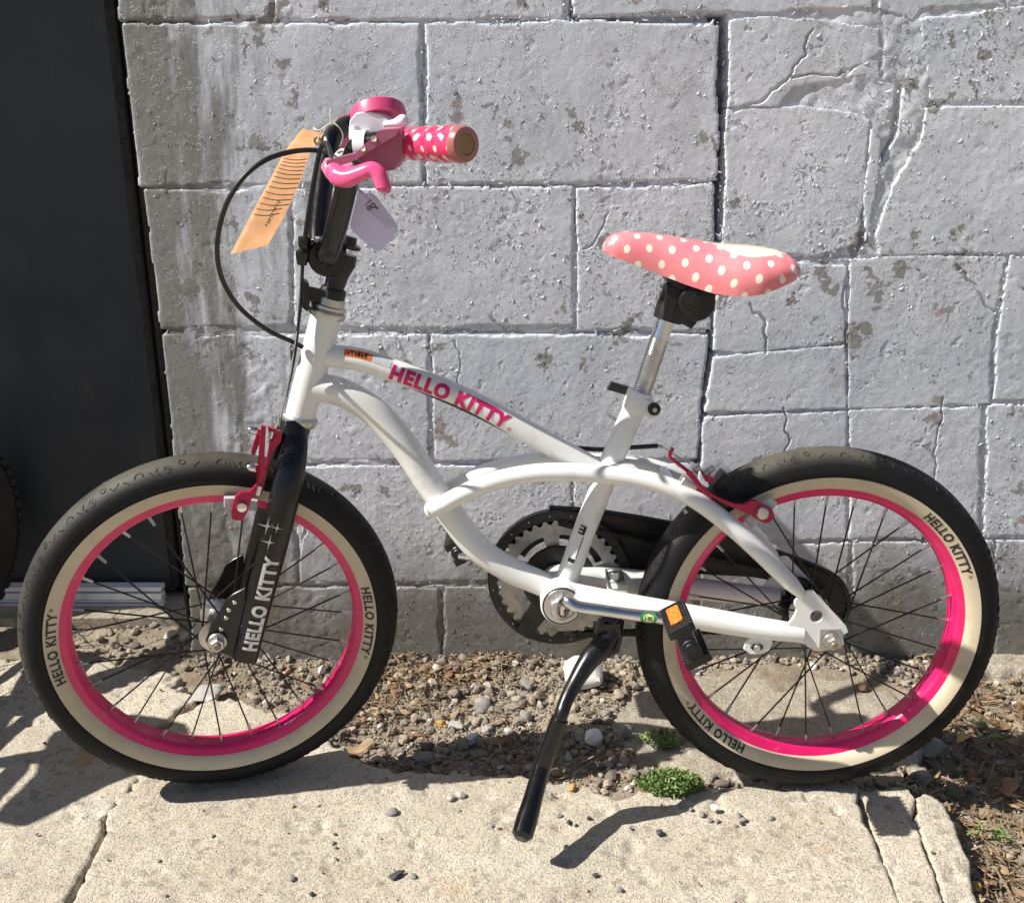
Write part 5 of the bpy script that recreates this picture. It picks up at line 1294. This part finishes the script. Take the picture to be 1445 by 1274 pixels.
for (s0, s1) in ((a0, a1), (b0, b1)):
    ex = unit(s1-s0); ey = unit(np.cross(BN, ex)); L = np.linalg.norm(s1-s0)
    for k in range(nl):
        c = s0 + ex*L*(k+.5)/nl
        for s_ in (-1, 1): g.box(c + BN*s_*(0.0022 + 0.0008*(k % 2)), ex, ey, BN, L/nl*0.62, 0.0040, 0.0005)
        g.cyl(c + ex*L/nl*.5 - BN*.0036, c + ex*L/nl*.5 + BN*.0036, 0.0033, 8)
part('chain', g, 'chain_steel', bike, kind='stuff')
# kickstand
kb = bike
kfoot = at_y(737, 1178, 0.925)
KP = [B(868, 872, -0.012), B(862, 890, -0.020), B(850, 912, -0.034), B(832, 930, -0.046), B(812, 962, -0.062), B(798, 990, -0.078), B(790, 1014, -0.088)]
ks = spline(KP + [at_y(771, 1062, 1.005), at_y(754, 1120, 0.965), kfoot], 6)
g = G(); g.tube(ks, lerp_list([0.012, 0.014, 0.0145, 0.0125, 0.0095, 0.0085, 0.0082, 0.0080, 0.0080, 0.0082], len(ks)), 18)
leg_ = part('kickstand', g, 'black_satin', bike)
sl = [ks[int(len(ks)*0.655)], ks[int(len(ks)*0.80)], ks[int(len(ks)*0.90)], ks[int(len(ks)*0.96)], ks[-1], ks[-1] + (ks[-1]-ks[-2])*0.6]
g = G(); g.tube(sl, [0.0104, 0.0106, 0.0112, 0.0125, 0.0122, 0.0075], 20); part('kickstand_foot', g, 'black_enamel', leg_)
g = G(); g.prism([B(x, y, -0.022) for x, y in [(846, 876), (874, 874), (877, 898), (872, 915), (858, 924), (840, 916), (836, 900)]], BN, 0.020); g.cyl(B(864, 868, -.030), B(864, 868, .030), 0.010)
g.cyl(B(856, 908, -.036), B(856, 908, -.010), 0.0105); part('kickstand_bracket', g, 'black_satin', bike)
g = G(); g.box(B(869, 821, 0.0), BX, BN, BU, 0.011, 0.034, 0.004); g.cyl(B(868, 818, -.004)+BU*.001, B(868, 818, -.004)+BU*.010, 0.0065, 6); part('stand_plate', g, 'zinc', bike)

# handlebar, stem, grips, levers, bell
stem_top = S(487, 362, 0); cl = S(460, 361, 0)
g = G(); g.tube([HT_T + SAX*0.010, HT_T + SAX*0.030, S(478, 385, 0), S(484, 370, 0), S(487, 358, 0)], [0.0112, 0.0112, 0.0125, 0.0150, 0.0140], 24)
g.tube([S(486, 365, 0), S(474, 364, 0), S(462, 362, 0)], [0.0165, 0.0170, 0.0175], 22)
g.lathe([(0.0120, -.018), (0.0195, -.018), (0.0210, -.015), (0.0210, .015), (0.0195, .018), (0.0120, .018)], cl, SN, 28)
g.lathe([(0.0135, 0), (0.0150, 0.001), (0.0150, 0.004), (0.009, 0.006), (0.008, 0.013), (1e-5, 0.0135)], S(490, 350, 0), SAX, 20)
stem = part('stem', g, 'black_satin', bike)
nearbar = [S(460, 361, 0), S(460, 361, -.02), S(462, 360, -.036), at_y(467, 348, 1.080), at_y(474, 325, 1.070), at_y(484, 285, 1.056), at_y(493, 245, 1.044), at_y(499, 222, 1.036), at_y(508, 208, 1.030), at_y(530, 203, 1.026), at_y(560, 202, 1.022)]
farbar = [S(460, 361, 0), S(460, 361, .02), S(456, 358, .036), at_y(449, 340, 1.165), at_y(452, 300, 1.180), at_y(458, 250, 1.196), at_y(464, 212, 1.208), at_y(470, 193, 1.220), at_y(484, 180, 1.240), at_y(504, 175, 1.255)]
g = G(); nb = spline(nearbar, 6); fb = spline(farbar, 6); g.tube(nb, 0.0114, 20); g.tube(fb, 0.0114, 20)
bar = part('handlebar', g, 'black_enamel', bike)
G0, G1 = at_y(568, 203, 1.018), at_y(656, 204, 0.952)
def grip(a, b_, name='grip'):
    ax_ = unit(b_-a); L = np.linalg.norm(b_-a); prof = [(0.011, 0), (0.0145, 0.0005), (0.0153, 0.003)]; n = 60
    for k in range(n+1):
        t = k/n; r_ = 0.0148 + 0.0022*t + 0.0008*math.cos(t*2*math.pi*5.0)*(1 if t < 0.9 else 0); prof.append((r_, 0.004 + t*(L-0.010)))
    prof += [(0.0168, L-0.003), (0.0150, L)]
    g = G(); g.lathe(prof + [(0.010, L)], a, ax_, 44, 0)
    g.f = g.f[:]; P = np.array(g.v); u_ = (P-a)@ax_
    e1_ = unit(np.array([0, 0, 1.]) - ax_*ax_[2]); e2_ = np.cross(ax_, e1_); th = np.arctan2((P-a)@e2_, (P-a)@e1_); g.uv = np.column_stack([u_, th*0.0160])
    # faces across the seam stay on the far underside
    o = part(name, g, 'grip_vinyl', bike, angle=50)
    gg = G(); gg.lathe([(0.0172, L-0.006), (0.0172, L-0.002), (0.0155, L+0.002), (0.0100, L+0.0025), (0.0095, L+0.0010)], a, ax_, 40, 0); gg.lathe([(0.0094, L), (0.0094, L+0.0016), (0.0025, L+0.0012), (0.0020, L-0.002), (1e-5, L-0.003)], a, ax_, 30, 1)
    part('grip_end', gg, ['grip_end', 'cork_brown'], o)
grip(G0, G1); grip(at_y(504, 175, 1.250), at_y(516, 173, 1.315))
def Lv(px, py, Y): return at_y(px, py, Y)
g = G()
ld = np.array([0.15, 1, 0.1])
perch = [(548, 182), (566, 181), (573, 192), (571, 222), (560, 238), (549, 239), (536, 229), (515, 229), (507, 221), (520, 210)]
g.prism([Lv(x, y, 1.000) for x, y in perch], ld, 0.026)
top = [(463, 226), (476, 222), (503, 216), (540, 182), (566, 180), (562, 190), (545, 200), (520, 216), (500, 227), (476, 236), (464, 234)]
g.prism([Lv(x, y, 0.984) for x, y in top], ld, 0.014)
g.lathe([(0.0125, -.010), (0.0165, -.009), (0.0165, .010), (0.0125, .011)], at_y(556, 204, 1.022), G1-G0, 24)
lev = part('brake_lever', g, 'lever_mauve', bike)
g = G()
for x, y, r_ in [(528, 197, 0.0050), (513, 211, 0.0042)]: g.lathe([(1e-5, -.0008), (r_*.55, -.0012), (r_*.8, 0.0006), (r_*.7, .002)], Lv(x, y, 0.9775), np.array([0.2, 1, -0.35]), 18)
part('lever_screw', g, 'rusty_zinc', lev)
g = G(); bp = spline([Lv(x, y, Y) for x, y, Y in [(468, 236, .982), (476, 247, .974), (490, 251, .968), (508, 245, .964), (524, 239, .961), (534, 245, .958), (538, 256, .956), (541, 266, .955), (540, 272, .954)]], 6)
g.tube(bp, lerp_list([0.0075, 0.0100, 0.0098, 0.0085, 0.0075, 0.0072, 0.0072, 0.0078, 0.0050], len(bp)), 16, flat=0.75); part('lever_blade', g, 'clear_pink', lev)
g = G(); g.tube([Lv(466, 229, .990), Lv(463, 236, .986), Lv(468, 243, .982), Lv(480, 246, .98), Lv(500, 236, .98)], [0.006, 0.007, 0.008, 0.008, 0.006], 14); part('lever_body', g, 'clear_pink_pale', lev)
# far lever, half hidden
g = G(); g.prism([Lv(x, y, 1.27) for x, y in [(478, 166), (492, 160), (512, 165), (515, 205), (500, 218), (480, 212), (476, 200), (488, 190)]], ld, 0.022); part('brake_lever', g, 'lever_mauve', bike)
# bell: pink dome band on a white clamp
g = G(); bc = Lv(535, 170, 1.060); bax = unit(np.array([-0.16, 0.42, 0.90])); 
g.lathe([(0.0255, -0.001), (0.0270, -0.003), (0.0282, -0.002), (0.0284, 0.004), (0.0276, 0.0105), (0.0258, 0.0122), (0.0200, 0.0128), (1e-5, 0.0120)], bc, bax, 40); bell = part('bell', g, 'bell_pink', bike)
g = G(); wpl = [(497, 168), (506, 158), (522, 155), (540, 160), (552, 168), (554, 178), (530, 186), (516, 196), (510, 212), (500, 208), (495, 190)]
g.prism([Lv(x, y, 1.045) for x, y in wpl], np.array([0.1, 1, 0.15]), 0.020)
g.tube([Lv(500, 180, 1.038), Lv(502, 200, 1.034), Lv(507, 214, 1.030)], 0.0055, 12)
g.lathe([(0.0120, -.006), (0.0148, -.006), (0.0148, .006), (0.0120, .006)], at_y(512, 206, 1.030), nb[-3]-nb[-8], 22)
g.tube([Lv(543, 176, 1.035), Lv(556, 174, 1.030), Lv(566, 171, 1.026)], [0.0030, 0.0035, 0.0058], 12); g.sphere(Lv(568, 171, 1.026), 0.0062)
part('bell_clamp', g, 'white_plastic', bell)
g = G(); g.sphere(Lv(500, 188, 1.0338), 0.0028); part('bell_screw', g, 'black_satin', bell)
# cables
g = G(); cab = spline([at_y(466, 214, 1.06), at_y(455, 214, 1.07), at_y(437, 212, 1.06), at_y(408, 215, 1.03), at_y(375, 226, 1.01), at_y(345, 249, 1.00), at_y(322, 283, 1.00), at_y(309, 325, 1.01), at_y(307, 365, 1.02), at_y(317, 402, 1.04), at_y(341, 437, 1.06), at_y(378, 466, 1.08), B(410, 481, -.020), B(428, 490, -.019)], 8)
g.tube(cab, 0.0026, 10); part('rear_brake_cable', g, 'cable_black', bike)
g = G(); c2 = spline([at_y(470, 232, 1.0), at_y(462, 205, 1.03), at_y(455, 205, 1.05), at_y(449, 225, 1.06), at_y(441, 265, 1.065), at_y(434, 310, 1.07), at_y(430, 340, 1.075)], 8); g.tube(c2, 0.0026, 10)
part('front_brake_cable', g, 'cable_black', bike)
g = G(); bpv = [S(430, 334, -.012), S(430, 345, -.012), S(428, 352, -.012), S(428, 356, -.012), S(427, 362, -.012), S(426, 374, -.012)]
g.tube(bpv, [0.0070, 0.0072, 0.0045, 0.0085, 0.0078, 0.0050], 16); g.tube([S(440, 352, -.010), S(428, 353, -.012)], 0.005, 10); g.lathe([(0.0085, -.0015), (0.0085, .0015)], S(432, 339, -.012), unit(S(431, 330, -.012)-S(430, 345, -.012)), 18); part('cable_stop', g, 'black_satin', bike)
g = G(); g.tube(spline([S(427, 372, -.012), S(424, 430, -.014), S(414, 505, -.020), S(400, 570, -.026), S(393, 602, -.030)], 6), 0.0014, 8); g.tube(spline([S(427, 372, -.0120), S(424, 430, -.0135), S(414.8, 505, -.0195), S(403, 560, -.0235)], 6), 0.0020, 8, 1); part('brake_wire', g, ['zinc', 'cable_black'], bike)
g = G(); rc = spline([B(812, 632, .014), B(850, 634, .016), B(895, 631, .018), B(928, 629, .018)], 6); g.tube(rc, 0.0028, 10); g.tube([B(928, 629, .018), B(934, 630, .018)], 0.0022, 8, 1); g.tube([B(934, 630, .018), B(958, 645, .012), B(985, 662, .004)], 0.0008, 6, 1); part('rear_cable_end', g, ['cable_black', 'zinc'], bike)
# reflector bracket on the steerer
g = G(); rb = S(472, 425, 0); g.lathe([(0.0112, -.011), (0.0142, -.011), (0.0148, -.009), (0.0148, .009), (0.0142, .011), (0.0112, .011)], S(468, 420, 0), SAX, 24)
g.prism([S(x, y, -.006) for x, y in [(434, 404), (462, 410), (464, 428), (436, 424)]], SN, 0.010); g.prism([S(x, y, -.006) for x, y in [(427, 394), (435, 398), (436, 425), (433, 437), (426, 432), (426, 420)]], SN, 0.026); part('reflector_bracket', g, 'black_plastic', bike)

# brakes
def zf(x, y): return (270 + x/7.08, 580 + y/7.08)
def zr(x, y): return (920 + x/7.605, 620 + y/7.605)
def plateS(lst, d, t): gg = G(); gg.prism([S(*zf(x, y), d) for x, y in lst], SN, t); return gg
def tri_plate(gg, poly3, n, t):
    """a flat plate of any outline, cut from triangles."""
    n = unit(n); bm = bmesh.new(); vs = [bm.verts.new(tuple(p)) for p in poly3]; f = bm.faces.new(vs); r_ = bmesh.ops.triangulate(bm, faces=[f]); bm.verts.ensure_lookup_table(); bm.verts.index_update()
    F = [tuple(v.index for v in ff.verts) for ff in bm.faces]; bm.free(); k = len(poly3); P = np.asarray(poly3)
    gg.add(list(P - n*t/2) + list(P + n*t/2), F + [tuple(i+k for i in f_)[::-1] for f_ in F] + [(i, (i+1) % k, k+(i+1) % k, k+i) for i in range(k)]); return gg
armA = [(700, 140), (745, 150), (738, 300), (728, 480), (738, 560), (722, 680), (660, 770), (600, 870), (560, 1000), (515, 1075), (460, 1086), (410, 1068), (396, 1010), (415, 930), (440, 850), (490, 808), (580, 800), (650, 730), (690, 620), (680, 520), (680, 330), (688, 200)]
g = G(); tri_plate(g, [S(*zf(x, y), -0.040) for x, y in armA], SN, 0.006); caliper = part('brake_caliper', g, 'brake_red', bike)
armB = [(762, 152), (890, 192), (905, 220), (892, 300), (850, 345), (805, 400), (775, 520), (735, 700), (705, 825), (655, 835), (690, 700), (742, 520), (768, 390), (782, 300), (852, 252), (862, 222), (770, 190)]
g = G(); tri_plate(g, [S(*zf(x, y), -0.028) for x, y in armB], SN, 0.007); part('brake_arm', g, 'brake_red', caliper)
g = G(); tri_plate(g, [S(*zf(x, y), -0.022) for x, y in [(655, 225), (695, 235), (690, 290), (632, 435), (600, 430), (598, 400), (612, 345)]], SN, 0.006); part('brake_arm', g, 'brake_red', caliper)
g = G()
for a, c, r_ in [((690, 200), (560, 180), 0.0042), ((690, 575), (550, 555), 0.0046)]:
    p0, p1 = S(*zf(*a), -0.03), S(*zf(*c), -0.03); g.tube([p0, p0+(p1-p0)*.3, p0+(p1-p0)*.62, p0+(p1-p0)*.85, p1], [r_*.8, r_*1.2, r_*1.1, r_*.9, r_*.3], 12)
g.tube([S(*zf(830, 160), -.03), S(*zf(845, 100), -.03), S(*zf(862, 50), -.03)], [0.0034, 0.0042, 0.0026], 12); g.tube([S(*zf(790, 270), -.031), S(*zf(805, 200), -.031)], 0.0026, 10)
g.lathe([(1e-5, -.006), (0.0052, -.005), (0.0062, -.002), (0.0062, .002)], S(*zf(505, 950), -0.045), SN, 18); g.tube([S(*zf(665, 835), -.043), S(*zf(690, 745), -.043)], 0.0032, 10)
part('brake_bolt', g, 'chrome', caliper)
g = G(); g.prism([S(*zf(x, y), -0.029) for x, y in [(325, 850), (440, 848), (660, 880), (655, 985), (590, 975), (440, 950), (325, 945)]], SN, 0.013); part('brake_pad', g, 'label_grey', caliper)
# rear brake
padC = [(890, 688), (1000, 690), (1050, 652), (1100, 650), (1200, 695), (1285, 745), (1308, 800), (1290, 850), (1250, 885), (1200, 890), (1130, 855), (1040, 800), (975, 772), (900, 740), (780, 685), (600, 590), (470, 470), (385, 385), (372, 350), (395, 325), (440, 350), (480, 440), (580, 545), (700, 615), (800, 655)]
g = G(); tri_plate(g, [B(*zr(x, y), -0.045) for x, y in padC], BN, 0.006); g.tube([B(*zr(x, y), -0.040) for x, y in [(225, 88), (185, 165), (200, 200), (300, 275), (390, 345)]], 0.0022, 10); g.tube([B(*zr(x, y), -0.043) for x, y in [(380, 350), (440, 400), (520, 510), (640, 610)]], 0.003, 10)
cal2 = part('brake_caliper', g, 'brake_red', bike)
g = G(); g.lathe([(1e-5, -.006), (0.0062, -.005), (0.0075, -.002), (0.0075, .002)], B(*zr(1183, 790), -0.050), BN, 20); p0, p1 = B(*zr(560, 365), -.02), B(*zr(665, 285), -.02); part('brake_bolt', g, 'zinc', cal2); g = G(); g.tube([p0, p0+(p1-p0)*.35, p0+(p1-p0)*.8, p1], [0.006, 0.0048, 0.0046, 0.002], 12); part('brake_bolt', g, 'zinc', cal2); g = G(); g.box(B(*zr(475, 305), -.03), unit(BX+BU*.5), BN, unit(BU-BX*.5), 0.005, 0.005, 0.0035); part('brake_block', g, 'zinc', cal2)
g = G(); g.box(B(*zr(385, 475), -.036), unit(BX*.85-BU*.5), BN, unit(BU*.85+BX*.5), 0.010, 0.008, 0.006); part('brake_block', g, 'zinc', cal2)
g = G(); tri_plate(g, [B(*zr(x, y), -0.020) for x, y in [(520, 340), (660, 400), (640, 460), (560, 430)]], BN, 0.014); part('brake_arm', g, 'brake_red', cal2)
g = G(); g.prism([B(*zr(x, y), -0.034) for x, y in [(985, 840), (1030, 800), (1270, 615), (1335, 665), (1300, 720), (1080, 925), (1040, 925)]], BN, 0.013); part('brake_pad', g, 'label_grey', cal2)
g = G(); g.box(B(*zr(640, 650), -.034), unit(BX*.85-BU*.5), BN, unit(BU*.85+BX*.5), 0.019, 0.007, 0.007); g.box(B(*zr(755, 465), -.004), unit(BX*.8-BU*.6), BN, unit(BU*.8+BX*.6), 0.010, 0.012, 0.012); part('brake_block', g, 'black_plastic', cal2)

# ------------------------------------------------------------------ tags hanging on the handlebar
def strip_mesh(Lp_, Rp_, nx=6, th=0.0006):
    Lp_, Rp_ = spline(Lp_, 6), spline(Rp_, 6); g = G(); n = len(Lp_)
    P = np.array([[Lp_[i] + (Rp_[i]-Lp_[i])*k/nx for k in range(nx+1)] for i in range(n)])
    nn = np.array([0, 1., 0.15]); vs = list(P.reshape(-1, 3)) + list(P.reshape(-1, 3) + nn*th); m = n*(nx+1); fs = []
    for i in range(n-1):
        for k in range(nx):
            a = i*(nx+1)+k; fs += [(a, a+1, a+nx+2, a+nx+1), (m+a, m+a+nx+1, m+a+nx+2, m+a+1)]
    ring_ = [k for k in range(nx+1)] + [i*(nx+1)+nx for i in range(1, n)] + [(n-1)*(nx+1)+k for k in range(nx-1, -1, -1)] + [i*(nx+1) for i in range(n-2, 0, -1)]
    for i, a in enumerate(ring_):
        b_ = ring_[(i+1) % len(ring_)]; fs.append((a, b_, m+b_, m+a))
    g.add(vs, fs); return g, P
KL = [(427, 182, 1.130), (404, 211, 1.118), (386, 244, 1.098), (356, 300, 1.080), (325, 359, 1.068)]
KR = [(457, 189, 1.120), (438, 216, 1.108), (424, 256, 1.090), (401, 306, 1.072), (378, 346, 1.060)]
g, KPn = strip_mesh([at_y(*q) for q in KL], [at_y(*q) for q in KR]); tag1 = solo('paper_tag', g, 'tag_kraft', at_y(444, 190, 1.12), 'long brown kraft paper tag tied to the handlebar and hanging to the left', 'tag', angle=70)
def tag_line(t0, u0, t1, u1, wd=0.0005, sag=0.0, n=8):
    """a printed or pencilled line on the kraft tag between two (along, across) places."""
    pts_ = []
    for k in range(n+1):
        q = k/n; t = (t0+(t1-t0)*q + sag*math.sin(math.pi*q))*(KPn.shape[0]-1); u = (u0+(u1-u0)*q)*(KPn.shape[1]-1)
        i, j = int(min(t, KPn.shape[0]-2)), int(min(u, KPn.shape[1]-2)); a, b_ = t-i, u-j
        pts_.append((KPn[i, j]*(1-b_)+KPn[i, j+1]*b_)*(1-a) + (KPn[i+1, j]*(1-b_)+KPn[i+1, j+1]*b_)*a - np.array([0, 0.0005, 0]))
    return pts_
g = G()
for k in range(13):
    t = 0.33 + k*0.034; g.tube(tag_line(t+0.02, 0.06, t-0.02+0.012*(k > 7), 0.96 if k < 11 else 0.8, sag=0.012), 0.00026, 4)
part('ruled_line', g, 'ink', tag1, kind='stuff')
g = G(); r_ = np.random.default_rng(5)
for k in range(9):
    t = 0.655+0.020*k; u = 0.56-0.0*k
    g.tube(tag_line(t, u, t+0.008, u+0.10*r_.uniform(.5, 1.3), n=3), 0.0004, 4); g.tube(tag_line(t+0.008, u+.02, t+0.014, u+0.08*r_.uniform(.2, 1.2), n=3), 0.0004, 4)
part('handwriting', g, 'ink', tag1, kind='stuff')
g = G()
rc = at_y(448, 199, 1.112); g.lathe([(0.0022, -.0008), (0.0040, -.0010), (0.0046, .0004), (0.0022, .0008)], rc, np.array([0.1, 1, 0.1]), 20, closed=True); part('eyelet', g, 'cork_brown', tag1)
g = G(); st = spline([at_y(448, 199, 1.108), at_y(455, 182, 1.10), at_y(468, 174, 1.11), at_y(476, 168, 1.13), at_y(468, 176, 1.14), at_y(452, 178, 1.12), at_y(443, 181, 1.10), at_y(452, 184, 1.095), at_y(468, 174, 1.10), at_y(480, 182, 1.10), at_y(484, 194, 1.11), at_y(480, 206, 1.13)], 6); g.tube(st, 0.00075, 6)
g.tube(spline([at_y(468, 174, 1.10), at_y(466, 163, 1.10), at_y(467, 153, 1.10)], 5), 0.00075, 6); part('string', g, 'string_cream', tag1)
TP = [(494, 318), (505, 271), (527, 274), (531, 277), (561, 318), (562, 326), (541, 351), (534, 355), (527, 353), (497, 326)]
tY = 1.085
g = G(); tri_plate(g, [at_y(x, y, tY + (y-310)*0.0001) for x, y in TP], np.array([0, 1, 0.12]), 0.0006); tag2 = solo('paper_tag', g, 'tag_lilac', at_y(510, 270, tY), 'small lilac paper tag reading 18 inches behind the handlebar', 'tag')
def zt_(x, y): q = (300 + x/5.16, 170 + y/5.16); return at_y(q[0], q[1], tY + (q[1]-310)*0.0001 - 0.0009)
g = G(); g.tube([zt_(1108, 618), zt_(1157, 580)], 0.0005, 5)
ux, uy = 0.81, -0.58
def l8(cx, cy, r_): return [zt_(cx + r_*math.cos(a), cy + r_*0.85*math.sin(a)) for a in np.linspace(0, 2*math.pi, 16)]
g.tube(l8(1140, 642, 15), 0.0005, 5); g.tube(l8(1169, 623, 17), 0.0005, 5); g.tube([zt_(1187, 640), zt_(1199, 632)], 0.0005, 5); g.tube([zt_(1194, 649), zt_(1207, 640)], 0.0005, 5); part('handwriting', g, 'ink', tag2)
g = G(); g.tube(spline([at_y(512, 273, tY-0.001), at_y(500, 262, 1.08), at_y(486, 240, 1.06), at_y(470, 222, 1.09), at_y(462, 206, 1.12), at_y(459, 195, 1.15)], 5), 0.0016, 7); g.tube(spline([at_y(474, 218, 1.10), at_y(481, 212, 1.09), at_y(488, 214, 1.08), at_y(480, 220, 1.08), at_y(474, 218, 1.10)], 5), 0.0016, 6); part('string', g, 'label_grey', tag2)

# ------------------------------------------------------------------ the neighbouring bicycle, mostly beyond the left border
b2 = thing('bicycle', 'black knobbly tyre of another bicycle at the left border beside the dark door', 'bicycle', (-0.94, 1.39, 0.0))
UD = unit([-0.33, -0.94, 0.0])                              # from its front wheel to its back wheel
a2 = unit(np.cross(UD, [0, 0, 1.])); ZZ = np.array([0, 0, 1.])
R2 = 0.200
pr = [(R2-0.045, .013), (R2-0.035, .024), (R2-0.020, .029), (R2-0.008, .024), (R2-0.002, .013), (R2, 0)]; pr = pr + [(r, -h) for r, h in pr[::-1][1:]]
rr_ = [(R2-0.043, .013), (R2-0.053, .012), (R2-0.058, .0)]; rr_ = rr_ + [(r, -h) for r, h in rr_[::-1][1:]]
def knob_wheel(c):
    w2 = bpy.data.objects.new('wheel', None); COL.objects.link(w2); w2.parent = b2; ROOT_LOC[w2.name] = ROOT_LOC[b2.name]
    g = G(); g.lathe(pr, c, a2, 90, closed=True, ref=UD); g.tint = np.full(len(g.v), 0.12); part('tyre', g, 'tyre_rubber', w2)
    g = G()
    for k in range(60):
        a = 2*math.pi*k/60; d = UD*math.cos(a)+ZZ*math.sin(a); tq = np.cross(a2, d)
        for h_, rr in ((-.023, R2-0.009), (-.0085, R2), (.0085, R2), (.023, R2-0.009)):
            dd_ = unit(d + a2*h_*28); g.box(c + d*rr + a2*h_, tq, unit(np.cross(dd_, tq)), dd_, 0.0058, 0.0052, 0.0042)
    g.tint = np.full(len(g.v), 0.22); part('tread', g, 'tyre_rubber', w2, kind='stuff')
    g = G(); g.lathe(rr_, c, a2, 80, closed=True, ref=UD); part('rim', g, 'aluminium', w2)
    for k in range(20):
        a = 2*math.pi*k/20; s_ = 1 if k % 2 else -1; g = G()
        g.tube([c + (UD*math.cos(a+.9*s_)+ZZ*math.sin(a+.9*s_))*0.018 + a2*s_*0.022, c + (UD*math.cos(a)+ZZ*math.sin(a))*(R2-0.055)], 0.001, 5); part('spoke', g, 'zinc', w2)
    g = G(); g.cyl(c - a2*0.05, c + a2*0.05, 0.012); part('hub', g, 'zinc', w2)
c2c = np.array([-0.915, 1.385, 0.203]); fwc = c2c + UD*0.76     # back wheel at the door, front wheel towards the viewer
knob_wheel(c2c); knob_wheel(fwc)
bbb = c2c + UD*0.36 - ZZ*0.01; stp_ = c2c + UD*0.33 + ZZ*0.17; ctop = c2c + UD*0.66 + ZZ*0.24; g = G()
g.tube([ctop - ZZ*.02, bbb], 0.015, 16); g.tube([ctop + ZZ*.02, stp_], 0.013, 16); g.tube([bbb, stp_ + ZZ*.03], 0.013, 16); g.tube([ctop - ZZ*.05 + UD*.01, ctop + ZZ*.05 - UD*.01], 0.016, 16)
for s_ in (-1, 1): g.tube([bbb, c2c + a2*s_*0.05], 0.009, 12); g.tube([stp_ - ZZ*.06, c2c + a2*s_*0.05], 0.009, 12)
part('frame', g, 'brake_red', b2)
g = G()
for s_ in (-1, 1): g.tube([fwc + a2*s_*0.045, fwc - UD*.05 + ZZ*.15 + a2*s_*0.045, ctop - ZZ*.05 + a2*s_*0.02], 0.010, 14)
part('fork', g, 'black_enamel', b2)
hbc = ctop - UD*.02 + ZZ*.08; g = G(); g.tube([ctop + ZZ*.04, hbc], 0.012, 14); g.tube(spline([hbc - UD*.02, hbc, hbc + UD*.10, hbc + UD*.20], 6), 0.010, 14); part('handlebar', g, 'black_enamel', b2)
for s_, l_ in ((1, .20),):
    g = G(); g.tube([hbc + UD*s_*(l_-.08), hbc + UD*s_*(l_+.01)], 0.015, 16); part('grip', g, 'black_plastic', b2)
sdl = c2c + UD*0.37 + ZZ*0.265; g = G()
g.tube([sdl + UD*.12, sdl + UD*.03 + ZZ*.01, sdl - UD*.05 + ZZ*.015, sdl - UD*.10 + ZZ*.01], [0.022, 0.050, 0.095, 0.07], 20, flat=0.55, axis=ZZ); g.tube([stp_, sdl], 0.012, 12); part('saddle', g, 'black_plastic', b2)
